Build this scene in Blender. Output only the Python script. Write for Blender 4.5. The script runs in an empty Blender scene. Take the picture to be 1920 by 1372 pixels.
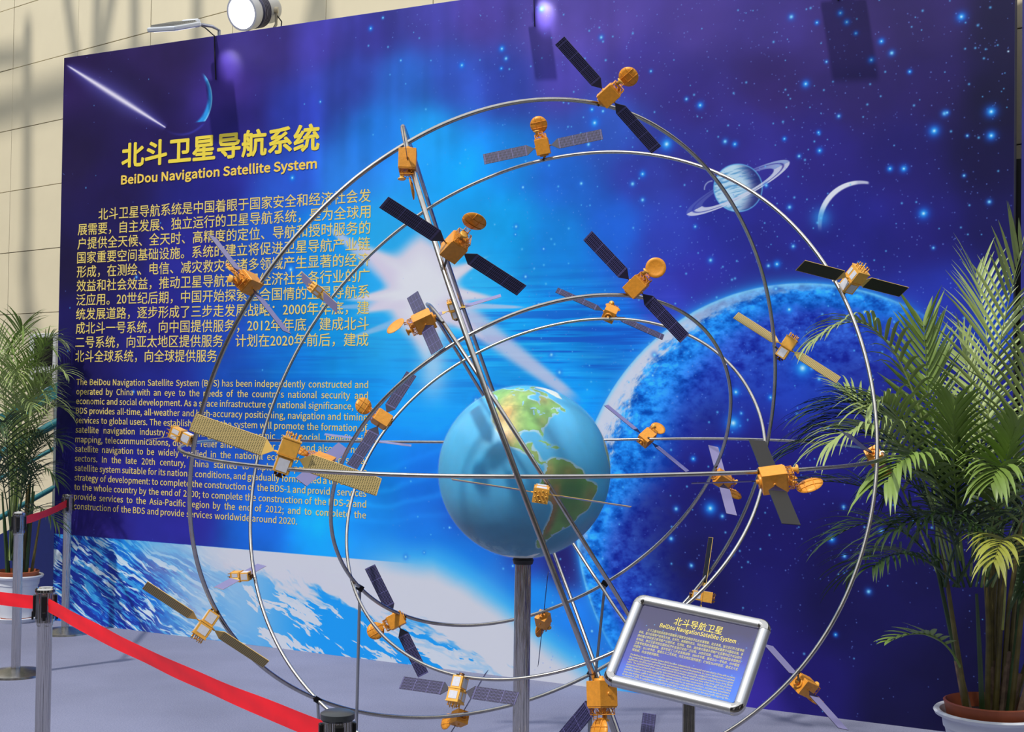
import bpy, bmesh, math, random
import numpy as np
from mathutils import Vector, Matrix, Quaternion
random.seed(3)
rng = np.random.default_rng(7)
PI = math.pi
scene = bpy.context.scene
COL = scene.collection

# ------------------------------------------------------------------ camera
cam_d = bpy.data.cameras.new('camera')
cam = bpy.data.objects.new('camera', cam_d)
COL.objects.link(cam)
CAM_ROT = Matrix(((0.9998584, -0.0135883, 0.0099262), (0.0096194, -0.0224598, -0.9997015), (0.0138072, 0.9996554, -0.0223259)))
cam.matrix_world = Matrix.Translation((0.0, -5.2015, 1.64)) @ CAM_ROT.to_4x4()
cam_d.sensor_fit = 'HORIZONTAL'
cam_d.sensor_width = 36.0
cam_d.lens = 2596.28 / 1920 * 36.0
cam_d.clip_end = 100
scene.camera = cam

# ------------------------------------------------------------------ light
SUN_DIR = Vector((0.434, 0.424, -0.795)).normalized()
world = bpy.data.worlds.new('world'); scene.world = world
world.use_nodes = True
wb = world.node_tree.nodes['Background']
wb.inputs[0].default_value = (0.90, 0.95, 1.0, 1)
wb.inputs[1].default_value = 1.25
sun_d = bpy.data.lights.new('sun', 'SUN')
sun_d.energy = 2.9; sun_d.angle = math.radians(2.2); sun_d.color = (1.0, 0.94, 0.84)
sun = bpy.data.objects.new('sun', sun_d); COL.objects.link(sun)
sun.rotation_euler = SUN_DIR.to_track_quat('-Z', 'Y').to_euler()
sun.location = (-4, -4, 9)
vs = scene.view_settings
scene.display_settings.display_device = 'sRGB'
vs.view_transform = 'Standard'; vs.look = 'None'; vs.exposure = 0.0; vs.gamma = 1.0
vs.use_curve_mapping = False

# ------------------------------------------------------------------ helpers
def lin(c):
    o = []
    for v in c[:3]:
        v = v / 255.0
        o.append(v / 12.92 if v <= 0.04045 else ((v + 0.055) / 1.055) ** 2.4)
    return (o[0], o[1], o[2], 1.0)

MATS = {}
def mat(name, rgb, rough=0.5, metal=0.0, coat=0.0, vary=0.0, scale=20.0, bump=0.0, bscale=80.0, spec=0.5, emit=None, estr=0.0, trans=0.0):
    if name in MATS: return MATS[name]
    m = bpy.data.materials.new(name); m.use_nodes = True
    nt = m.node_tree; b = nt.nodes['Principled BSDF']
    c = lin(rgb)
    b.inputs['Base Color'].default_value = c
    b.inputs['Roughness'].default_value = rough
    b.inputs['Metallic'].default_value = metal
    b.inputs['Coat Weight'].default_value = coat
    b.inputs['Coat Roughness'].default_value = 0.06
    b.inputs['Specular IOR Level'].default_value = spec
    if trans: b.inputs['Transmission Weight'].default_value = trans
    tc = nt.nodes.new('ShaderNodeTexCoord')
    if vary > 0:
        n = nt.nodes.new('ShaderNodeTexNoise'); n.inputs['Scale'].default_value = scale; n.inputs['Detail'].default_value = 5
        nt.links.new(tc.outputs['Object'], n.inputs['Vector'])
        r = nt.nodes.new('ShaderNodeMapRange'); r.inputs[1].default_value = 0.3; r.inputs[2].default_value = 0.7
        r.inputs[3].default_value = 1 - vary; r.inputs[4].default_value = 1 + vary
        nt.links.new(n.outputs['Fac'], r.inputs[0])
        h = nt.nodes.new('ShaderNodeVectorMath'); h.operation = 'SCALE'
        h.inputs[0].default_value = c[:3]
        nt.links.new(r.outputs[0], h.inputs['Scale']); nt.links.new(h.outputs[0], b.inputs['Base Color'])
    if bump > 0:
        n2 = nt.nodes.new('ShaderNodeTexNoise'); n2.inputs['Scale'].default_value = bscale; n2.inputs['Detail'].default_value = 3
        nt.links.new(tc.outputs['Object'], n2.inputs['Vector'])
        bp = nt.nodes.new('ShaderNodeBump'); bp.inputs['Strength'].default_value = bump; bp.inputs['Distance'].default_value = 0.01
        nt.links.new(n2.outputs['Fac'], bp.inputs['Height']); nt.links.new(bp.outputs[0], b.inputs['Normal'])
    if emit:
        b.inputs['Emission Color'].default_value = lin(emit); b.inputs['Emission Strength'].default_value = estr
    MATS[name] = m
    return m

def link(name, me, mats=(), parent=None, loc=None, rot=None, smooth=False):
    o = bpy.data.objects.new(name, me)
    if me is not None:
        if not isinstance(mats, (list, tuple)): mats = [mats]
        if len(me.materials) == 0:
            for m in mats: me.materials.append(m)
        if smooth:
            me.shade_smooth()
    COL.objects.link(o)
    if parent is not None: o.parent = parent
    if loc is not None: o.location = loc
    if rot is not None: o.rotation_euler = rot
    return o

def obj(name, bm, mats, parent=None, loc=None, rot=None, smooth=False, label=None):
    me = bpy.data.meshes.new(name)
    bm.normal_update(); bm.to_mesh(me); bm.free()
    o = link(name, me, mats, parent, loc, rot)
    if smooth:
        me.shade_smooth()
        try: me.set_sharp_from_angle(angle=math.radians(38))
        except Exception: pass
    if label: o['label'] = label
    return o

def tag(o, label=None, cat=None, group=None, kind=None):
    if label: o['label'] = label
    if cat: o['category'] = cat
    if group: o['group'] = group
    if kind: o['kind'] = kind
    return o

def empty(name, loc=(0, 0, 0), rot=None):
    o = bpy.data.objects.new(name, None); COL.objects.link(o)
    o.empty_display_size = 0.05
    o.location = loc
    if rot is not None: o.rotation_euler = rot
    return o

def BM(): return bmesh.new()

def box(bm, c, s, rot=None, mi=0, bev=0.0):
    M_ = Matrix.Translation(c)
    if rot is not None: M_ = M_ @ rot.to_4x4()
    M_ = M_ @ Matrix.Diagonal((s[0], s[1], s[2], 1))
    r = bmesh.ops.create_cube(bm, size=1.0, matrix=M_)
    fs = set(f for v in r['verts'] for f in v.link_faces)
    if bev > 0:
        es = list(set(e for f in fs for e in f.edges))
        rb = bmesh.ops.bevel(bm, geom=es, offset=bev, segments=2, affect='EDGES', profile=0.5)
        fs = set(rb['faces']) | set(f for f in fs if f.is_valid)
    for f in fs:
        if f.is_valid: f.material_index = mi
    return fs

def frame_for(d):
    d = Vector(d).normalized()
    up = Vector((0, 0, 1)) if abs(d.z) < 0.95 else Vector((1, 0, 0))
    a = d.cross(up).normalized(); b = a.cross(d).normalized()
    return a, b

def tube(bm, pts, r, seg=10, closed=False, cap=True, mi=0, radii=None):
    pts = [Vector(p) for p in pts]; n = len(pts); rings = []
    prev = None
    for i, p in enumerate(pts):
        if closed: d = (pts[(i + 1) % n] - pts[i - 1]).normalized()
        else: d = (pts[min(i + 1, n - 1)] - pts[max(i - 1, 0)]).normalized()
        if prev is None: a, b = frame_for(d)
        else:
            a = (prev - d * prev.dot(d)).normalized(); b = a.cross(d).normalized()
        prev = a
        rr = radii[i] if radii else r
        rings.append([bm.verts.new(p + (a * math.cos(2 * PI * k / seg) + b * math.sin(2 * PI * k / seg)) * rr) for k in range(seg)])
    m = n if closed else n - 1
    for i in range(m):
        A = rings[i]; B = rings[(i + 1) % n]
        off = 0
        if closed and i == n - 1:
            off = min(range(seg), key=lambda q: (A[0].co - B[q].co).length)
        for k in range(seg):
            f = bm.faces.new((A[k], A[(k + 1) % seg], B[(k + 1 + off) % seg], B[(k + off) % seg])); f.smooth = True; f.material_index = mi
    if cap and not closed:
        for R_ in (rings[0], rings[-1]):
            try: f = bm.faces.new(R_); f.material_index = mi
            except Exception: pass

def lathe(bm, prof, seg=32, M_=None, mi=0, cap=False):
    M_ = M_ or Matrix.Identity(4)
    rings = []
    for r, z in prof:
        if r < 1e-6: rings.append([bm.verts.new(M_ @ Vector((0, 0, z)))])
        else: rings.append([bm.verts.new(M_ @ Vector((r * math.cos(2 * PI * k / seg), r * math.sin(2 * PI * k / seg), z))) for k in range(seg)])
    for A, B in zip(rings[:-1], rings[1:]):
        for k in range(seg):
            k2 = (k + 1) % seg
            if len(A) == 1 and len(B) == 1: continue
            if len(A) == 1: f = bm.faces.new((A[0], B[k2], B[k]))
            elif len(B) == 1: f = bm.faces.new((A[k], A[k2], B[0]))
            else: f = bm.faces.new((A[k], A[k2], B[k2], B[k]))
            f.smooth = True; f.material_index = mi

def catmull(P, n, closed=True):
    P = [Vector(p) for p in P]; N = len(P); out = []
    rngi = range(N) if closed else range(N - 1)
    for i in rngi:
        p0, p1, p2, p3 = P[(i - 1) % N], P[i], P[(i + 1) % N], P[(i + 2) % N]
        for k in range(n):
            t = k / n
            out.append(0.5 * ((2 * p1) + (p2 - p0) * t + (2 * p0 - 5 * p1 + 4 * p2 - p3) * t * t + (3 * p1 - p0 - 3 * p2 + p3) * t ** 3))
    return out

# text lines are built as real lettering: all FONT curves first, converted together
LATIN = None
try:      # the sans-serif that ships with Blender itself; the built-in face serves when it is missing
    import os
    LATIN = bpy.data.fonts.load(os.path.join(bpy.utils.system_resource('DATAFILES'), 'fonts', 'Noto Sans CJK Regular.woff2'))
except Exception:
    LATIN = None
TEXTQ = []
def text_later(body, bold=0.0, latin=False):
    c = bpy.data.curves.new('lettering', 'FONT'); c.body = body; c.size = 1.0
    c.resolution_u = 2; c.offset = bold
    if latin and LATIN: c.font = LATIN
    o = bpy.data.objects.new('lettering', c); COL.objects.link(o)
    TEXTQ.append(o)
    return len(TEXTQ) - 1
TEXTM = []
def text_bake():
    bpy.context.view_layer.update()
    dg = bpy.context.evaluated_depsgraph_get()
    for o in TEXTQ:
        me = bpy.data.meshes.new_from_object(o.evaluated_get(dg))
        n = len(me.vertices); co = np.empty(n * 3); me.vertices.foreach_get('co', co); co = co.reshape(-1, 3)
        polys = [tuple(p.vertices) for p in me.polygons]
        TEXTM.append((co, polys)); bpy.data.meshes.remove(me)
    for o in TEXTQ:
        c = o.data; bpy.data.objects.remove(o); bpy.data.curves.remove(c)

def text_join(name, items, material, parent):
    """items: (text index, x0, x1 or None, zbase, em height, xscale) placed in the local XZ plane of the parent"""
    V = []; F = []; base = 0
    for it in items:
        ti, x0, x1, zb, em, xs = it[:6]; dy = it[6] if len(it) > 6 else 0.0
        co, polys = TEXTM[ti]
        if len(co) == 0: continue
        lo = co[:, 0].min(); w = co[:, 0].max() - lo
        sx = (x1 - x0) / w if x1 is not None else em * xs
        P = np.stack([x0 + (co[:, 0] - lo) * sx, np.full(len(co), dy), zb + co[:, 1] * em], 1)
        V.append(P); F += [tuple(i + base for i in p) for p in polys]; base += len(co)
    V = np.concatenate(V)
    me = bpy.data.meshes.new(name); me.from_pydata(V.tolist(), [], F); me.update()
    o = link(name, me, material, parent)
    return o

# ------------------------------------------------------------------ materials
CHROME = mat('chrome', (196, 192, 188), 0.10, 1.0)
def streaked():
    m = mat('polished_pole', (206, 202, 198), 0.12, 1.0); nt = m.node_tree; b = nt.nodes['Principled BSDF']
    tc = nt.nodes.new('ShaderNodeTexCoord'); mp = nt.nodes.new('ShaderNodeMapping'); mp.inputs['Scale'].default_value = (1, 1, 0.02)
    n = nt.nodes.new('ShaderNodeTexNoise'); n.inputs['Scale'].default_value = 110; n.inputs['Detail'].default_value = 3
    bp = nt.nodes.new('ShaderNodeBump'); bp.inputs['Strength'].default_value = 0.9; bp.inputs['Distance'].default_value = 0.02
    nt.links.new(tc.outputs['Object'], mp.inputs[0]); nt.links.new(mp.outputs[0], n.inputs['Vector']); nt.links.new(n.outputs['Fac'], bp.inputs['Height']); nt.links.new(bp.outputs[0], b.inputs['Normal'])
    return m
POLISHED = streaked()
STEEL = mat('brushed_steel', (176, 174, 172), 0.27, 1.0, vary=0.12, scale=60)
DULL = mat('dull_grey_steel', (140, 144, 158), 0.45, 0.6)
GOLD = mat('orange_gold_paint', (228, 152, 48), 0.42, 0.12, vary=0.10, scale=90, bump=0.10, bscale=250)
GOLD2 = mat('pale_gold_paint', (238, 178, 78), 0.38, 0.15, vary=0.08, scale=90)
GOLDROD = mat('polished_gold', (232, 170, 80), 0.22, 0.85)
WHITEP = mat('white_insulation_sheet', (205, 208, 220), 0.5, vary=0.06, scale=120)
TANP = mat('beige_yoke', (214, 178, 92), 0.5)
NAVYP = mat('navy_yoke', (26, 24, 58), 0.4)
BLACKP = mat('black_plastic', (18, 18, 20), 0.35)
LILAC = mat('lilac_panel_face', (140, 136, 182), 0.35, 0.1)  # even lilac face, front on some models and back on others
BLACKPAN = mat('black_back_and_shaded_cells', (16, 15, 16), 0.55)

def grid_material(name, base, line, px, py, lw, rough, wave=False, sect=0.058):
    m = bpy.data.materials.new(name); m.use_nodes = True
    nt = m.node_tree; N = nt.nodes; L = nt.links; b = N['Principled BSDF']
    b.inputs['Roughness'].default_value = rough; b.inputs['Specular IOR Level'].default_value = 0.35
    tc = N.new('ShaderNodeTexCoord'); sp = N.new('ShaderNodeSeparateXYZ'); L.new(tc.outputs['Object'], sp.inputs[0])
    def mth(op, a, bb=None):
        n = N.new('ShaderNodeMath'); n.operation = op
        for i, v in enumerate((a, bb)):
            if v is None: continue
            if isinstance(v, (int, float)): n.inputs[i].default_value = v
            else: L.new(v, n.inputs[i])
        return n.outputs[0]
    x = sp.outputs[0]; y = sp.outputs[1]
    if wave:
        s = mth('MULTIPLY', mth('SINE', mth('MULTIPLY', x, 2 * PI / 0.0120)), 0.0010)
        y = mth('ADD', y, s)
    fx = mth('LESS_THAN', mth('FRACT', mth('ADD', mth('DIVIDE', x, px), 100)), lw)
    fy = mth('LESS_THAN', mth('FRACT', mth('ADD', mth('DIVIDE', y, py), 100.5)), lw if wave else 0.055)
    fs = mth('LESS_THAN', mth('FRACT', mth('ADD', mth('DIVIDE', x, sect), 99.8)), 0.03)
    f = mth('MAXIMUM', mth('MAXIMUM', fx, fy), fs)
    mx = N.new('ShaderNodeMix'); mx.data_type = 'RGBA'
    mx.inputs['A'].default_value = lin(base); mx.inputs['B'].default_value = lin(line)
    L.new(f, mx.inputs['Factor']); L.new(mx.outputs['Result'], b.inputs['Base Color'])
    MATS[name] = m
    return m
NAVY = grid_material('navy_solar_cells', (14, 14, 46), (104, 101, 160), 0.0056, 0.0118, 0.19, 0.42)
TAN = grid_material('gold_wave_solar_cells', (92, 84, 50), (186, 164, 108), 0.0060, 0.0046, 0.40, 0.5, wave=True, sect=9.0)

# ------------------------------------------------------------------ data measured for the place
RINGS = {
 'A': [(-1.096,-0.618,1.461),(-1.049,-0.663,1.624),(-0.984,-0.695,1.786),(-0.900,-0.712,1.944),(-0.800,-0.715,2.093),(-0.686,-0.703,2.230),(-0.562,-0.676,2.354),(-0.428,-0.636,2.460),(-0.289,-0.583,2.549),(-0.146,-0.517,2.617),(-0.003,-0.441,2.663),(0.139,-0.356,2.686),(0.278,-0.262,2.686),(0.411,-0.163,2.662),(0.536,-0.060,2.614),(0.652,0.045,2.544),(0.756,0.150,2.452),(0.847,0.252,2.339),(0.924,0.351,2.209),(0.983,0.444,2.063),(1.023,0.529,1.905),(1.044,0.604,1.740),(1.043,0.668,1.570),(1.021,0.720,1.400),(0.976,0.759,1.234),(0.911,0.783,1.075),(0.825,0.793,0.927),(0.721,0.789,0.792),(0.600,0.769,0.673),(0.465,0.735,0.572),(0.320,0.688,0.489),(0.167,0.628,0.426),(0.011,0.557,0.382),(-0.146,0.475,0.359),(-0.300,0.385,0.355),(-0.449,0.289,0.371),(-0.588,0.187,0.406),(-0.716,0.083,0.461),(-0.830,-0.022,0.535),(-0.927,-0.126,0.626),(-1.007,-0.227,0.734),(-1.067,-0.322,0.857),(-1.107,-0.411,0.994),(-1.125,-0.491,1.142),(-1.121,-0.560,1.299)],
 'B': [(1.188,-0.512,1.407),(1.200,-0.455,1.575),(1.192,-0.388,1.741),(1.163,-0.314,1.903),(1.114,-0.232,2.056),(1.044,-0.146,2.197),(0.956,-0.057,2.322),(0.850,0.035,2.428),(0.727,0.126,2.514),(0.590,0.215,2.577),(0.442,0.300,2.617),(0.285,0.380,2.633),(0.124,0.454,2.625),(-0.039,0.518,2.595),(-0.200,0.574,2.542),(-0.356,0.618,2.469),(-0.503,0.651,2.375),(-0.639,0.672,2.264),(-0.762,0.680,2.136),(-0.869,0.676,1.995),(-0.959,0.659,1.843),(-1.030,0.629,1.682),(-1.081,0.588,1.518),(-1.110,0.536,1.352),(-1.117,0.473,1.189),(-1.102,0.402,1.032),(-1.063,0.324,0.884),(-1.001,0.240,0.749),(-0.917,0.152,0.629),(-0.812,0.061,0.527),(-0.688,-0.031,0.443),(-0.549,-0.121,0.379),(-0.396,-0.209,0.335),(-0.234,-0.292,0.311),(-0.067,-0.369,0.307),(0.102,-0.438,0.323),(0.268,-0.498,0.358),(0.427,-0.548,0.412),(0.577,-0.586,0.483),(0.715,-0.613,0.573),(0.838,-0.627,0.679),(0.945,-0.629,0.801),(1.034,-0.618,0.937),(1.104,-0.595,1.085),(1.156,-0.559,1.243)],
 'F': [(-0.038,1.314,1.377),(-0.106,1.300,1.551),(-0.172,1.260,1.722),(-0.232,1.196,1.887),(-0.288,1.108,2.043),(-0.336,0.998,2.185),(-0.377,0.869,2.311),(-0.410,0.722,2.419),(-0.435,0.561,2.506),(-0.452,0.388,2.570),(-0.462,0.208,2.611),(-0.464,0.023,2.627),(-0.458,-0.163,2.618),(-0.445,-0.346,2.585),(-0.425,-0.522,2.528),(-0.398,-0.689,2.449),(-0.365,-0.842,2.350),(-0.324,-0.980,2.233),(-0.276,-1.099,2.100),(-0.223,-1.197,1.953),(-0.164,-1.272,1.796),(-0.101,-1.322,1.631),(-0.035,-1.347,1.461),(0.032,-1.347,1.289),(0.099,-1.320,1.119),(0.164,-1.268,0.953),(0.225,-1.192,0.794),(0.280,-1.093,0.646),(0.330,-0.972,0.512),(0.372,-0.834,0.394),(0.407,-0.679,0.295),(0.433,-0.512,0.217),(0.451,-0.335,0.162),(0.459,-0.152,0.132),(0.459,0.034,0.125),(0.451,0.219,0.144),(0.433,0.399,0.186),(0.408,0.571,0.252),(0.373,0.731,0.340),(0.331,0.877,0.448),(0.282,1.006,0.573),(0.226,1.114,0.715),(0.164,1.201,0.868),(0.099,1.264,1.032),(0.031,1.301,1.203)],
 'C': [(-0.649,-0.395,1.361),(-0.609,-0.452,1.446),(-0.555,-0.499,1.530),(-0.490,-0.536,1.610),(-0.414,-0.563,1.685),(-0.328,-0.580,1.755),(-0.234,-0.584,1.819),(-0.135,-0.578,1.874),(-0.033,-0.560,1.921),(0.072,-0.531,1.957),(0.176,-0.492,1.982),(0.277,-0.443,1.995),(0.374,-0.385,1.996),(0.464,-0.320,1.983),(0.547,-0.249,1.957),(0.619,-0.173,1.919),(0.681,-0.093,1.869),(0.731,-0.011,1.807),(0.768,0.071,1.737),(0.792,0.151,1.659),(0.801,0.229,1.575),(0.797,0.302,1.487),(0.778,0.370,1.396),(0.745,0.430,1.306),(0.698,0.482,1.217),(0.639,0.524,1.131),(0.569,0.557,1.050),(0.488,0.579,0.975),(0.399,0.589,0.907),(0.303,0.588,0.847),(0.202,0.576,0.798),(0.098,0.552,0.759),(-0.006,0.518,0.732),(-0.109,0.474,0.717),(-0.209,0.420,0.715),(-0.303,0.359,0.726),(-0.390,0.290,0.749),(-0.469,0.216,0.785),(-0.537,0.138,0.831),(-0.594,0.057,0.889),(-0.638,-0.025,0.955),(-0.668,-0.106,1.028),(-0.685,-0.185,1.107),(-0.687,-0.261,1.190),(-0.675,-0.331,1.275)],
 'D': [(0.822,-0.378,1.327),(0.847,-0.310,1.416),(0.858,-0.235,1.504),(0.853,-0.157,1.588),(0.832,-0.075,1.667),(0.798,0.008,1.739),(0.750,0.091,1.803),(0.689,0.172,1.858),(0.617,0.249,1.902),(0.534,0.321,1.935),(0.443,0.387,1.956),(0.344,0.446,1.964),(0.241,0.495,1.961),(0.134,0.535,1.945),(0.026,0.564,1.918),(-0.081,0.582,1.880),(-0.184,0.589,1.832),(-0.283,0.584,1.775),(-0.374,0.567,1.710),(-0.456,0.539,1.637),(-0.527,0.501,1.559),(-0.586,0.453,1.476),(-0.632,0.396,1.389),(-0.664,0.331,1.301),(-0.682,0.259,1.212),(-0.685,0.182,1.125),(-0.674,0.102,1.042),(-0.649,0.019,0.963),(-0.610,-0.064,0.891),(-0.558,-0.146,0.828),(-0.494,-0.225,0.775),(-0.418,-0.300,0.734),(-0.333,-0.369,0.704),(-0.240,-0.431,0.687),(-0.139,-0.486,0.684),(-0.034,-0.530,0.693),(0.074,-0.565,0.716),(0.183,-0.589,0.750),(0.290,-0.601,0.796),(0.394,-0.602,0.851),(0.491,-0.591,0.916),(0.581,-0.569,0.989),(0.660,-0.536,1.067),(0.728,-0.492,1.151),(0.782,-0.439,1.238)],
 'G': [(-0.004,0.815,1.357),(-0.064,0.804,1.454),(-0.121,0.777,1.549),(-0.176,0.735,1.639),(-0.228,0.679,1.724),(-0.274,0.610,1.802),(-0.315,0.528,1.870),(-0.348,0.436,1.926),(-0.372,0.336,1.966),(-0.383,0.230,1.989),(-0.382,0.119,1.992),(-0.373,0.005,1.983),(-0.362,-0.108,1.974),(-0.352,-0.220,1.967),(-0.339,-0.328,1.956),(-0.317,-0.430,1.932),(-0.283,-0.523,1.890),(-0.240,-0.606,1.832),(-0.189,-0.677,1.760),(-0.133,-0.735,1.680),(-0.074,-0.778,1.593),(-0.013,-0.806,1.501),(0.049,-0.819,1.406),(0.111,-0.816,1.311),(0.171,-0.797,1.216),(0.229,-0.763,1.124),(0.284,-0.713,1.037),(0.333,-0.650,0.956),(0.377,-0.574,0.883),(0.415,-0.488,0.819),(0.445,-0.391,0.766),(0.468,-0.287,0.725),(0.481,-0.178,0.695),(0.486,-0.065,0.678),(0.481,0.049,0.674),(0.468,0.162,0.684),(0.446,0.272,0.706),(0.416,0.377,0.741),(0.378,0.474,0.787),(0.335,0.562,0.846),(0.285,0.639,0.914),(0.232,0.703,0.991),(0.175,0.754,1.076),(0.116,0.790,1.166),(0.056,0.811,1.261)],
 'E': [(1.009,-0.840,1.438),(1.114,-0.691,1.442),(1.197,-0.529,1.446),(1.257,-0.357,1.450),(1.293,-0.178,1.455),(1.304,0.004,1.459),(1.290,0.186,1.464),(1.251,0.365,1.468),(1.189,0.536,1.470),(1.103,0.697,1.471),(0.996,0.844,1.470),(0.870,0.975,1.467),(0.726,1.087,1.462),(0.569,1.177,1.455),(0.401,1.245,1.448),(0.225,1.288,1.441),(0.045,1.306,1.435),(-0.135,1.298,1.429),(-0.311,1.265,1.426),(-0.481,1.208,1.426),(-0.641,1.126,1.427),(-0.787,1.023,1.430),(-0.918,0.900,1.434),(-1.029,0.759,1.439),(-1.121,0.603,1.444),(-1.190,0.436,1.448),(-1.235,0.259,1.450),(-1.257,0.078,1.450),(-1.254,-0.105,1.448),(-1.228,-0.285,1.444),(-1.177,-0.461,1.439),(-1.104,-0.627,1.433),(-1.009,-0.781,1.427),(-0.894,-0.920,1.422),(-0.762,-1.042,1.418),(-0.614,-1.143,1.415),(-0.454,-1.222,1.414),(-0.284,-1.277,1.414),(-0.108,-1.308,1.416),(0.071,-1.313,1.418),(0.249,-1.293,1.421),(0.423,-1.248,1.425),(0.590,-1.178,1.428),(0.745,-1.086,1.431),(0.886,-0.972,1.435)],
}
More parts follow.
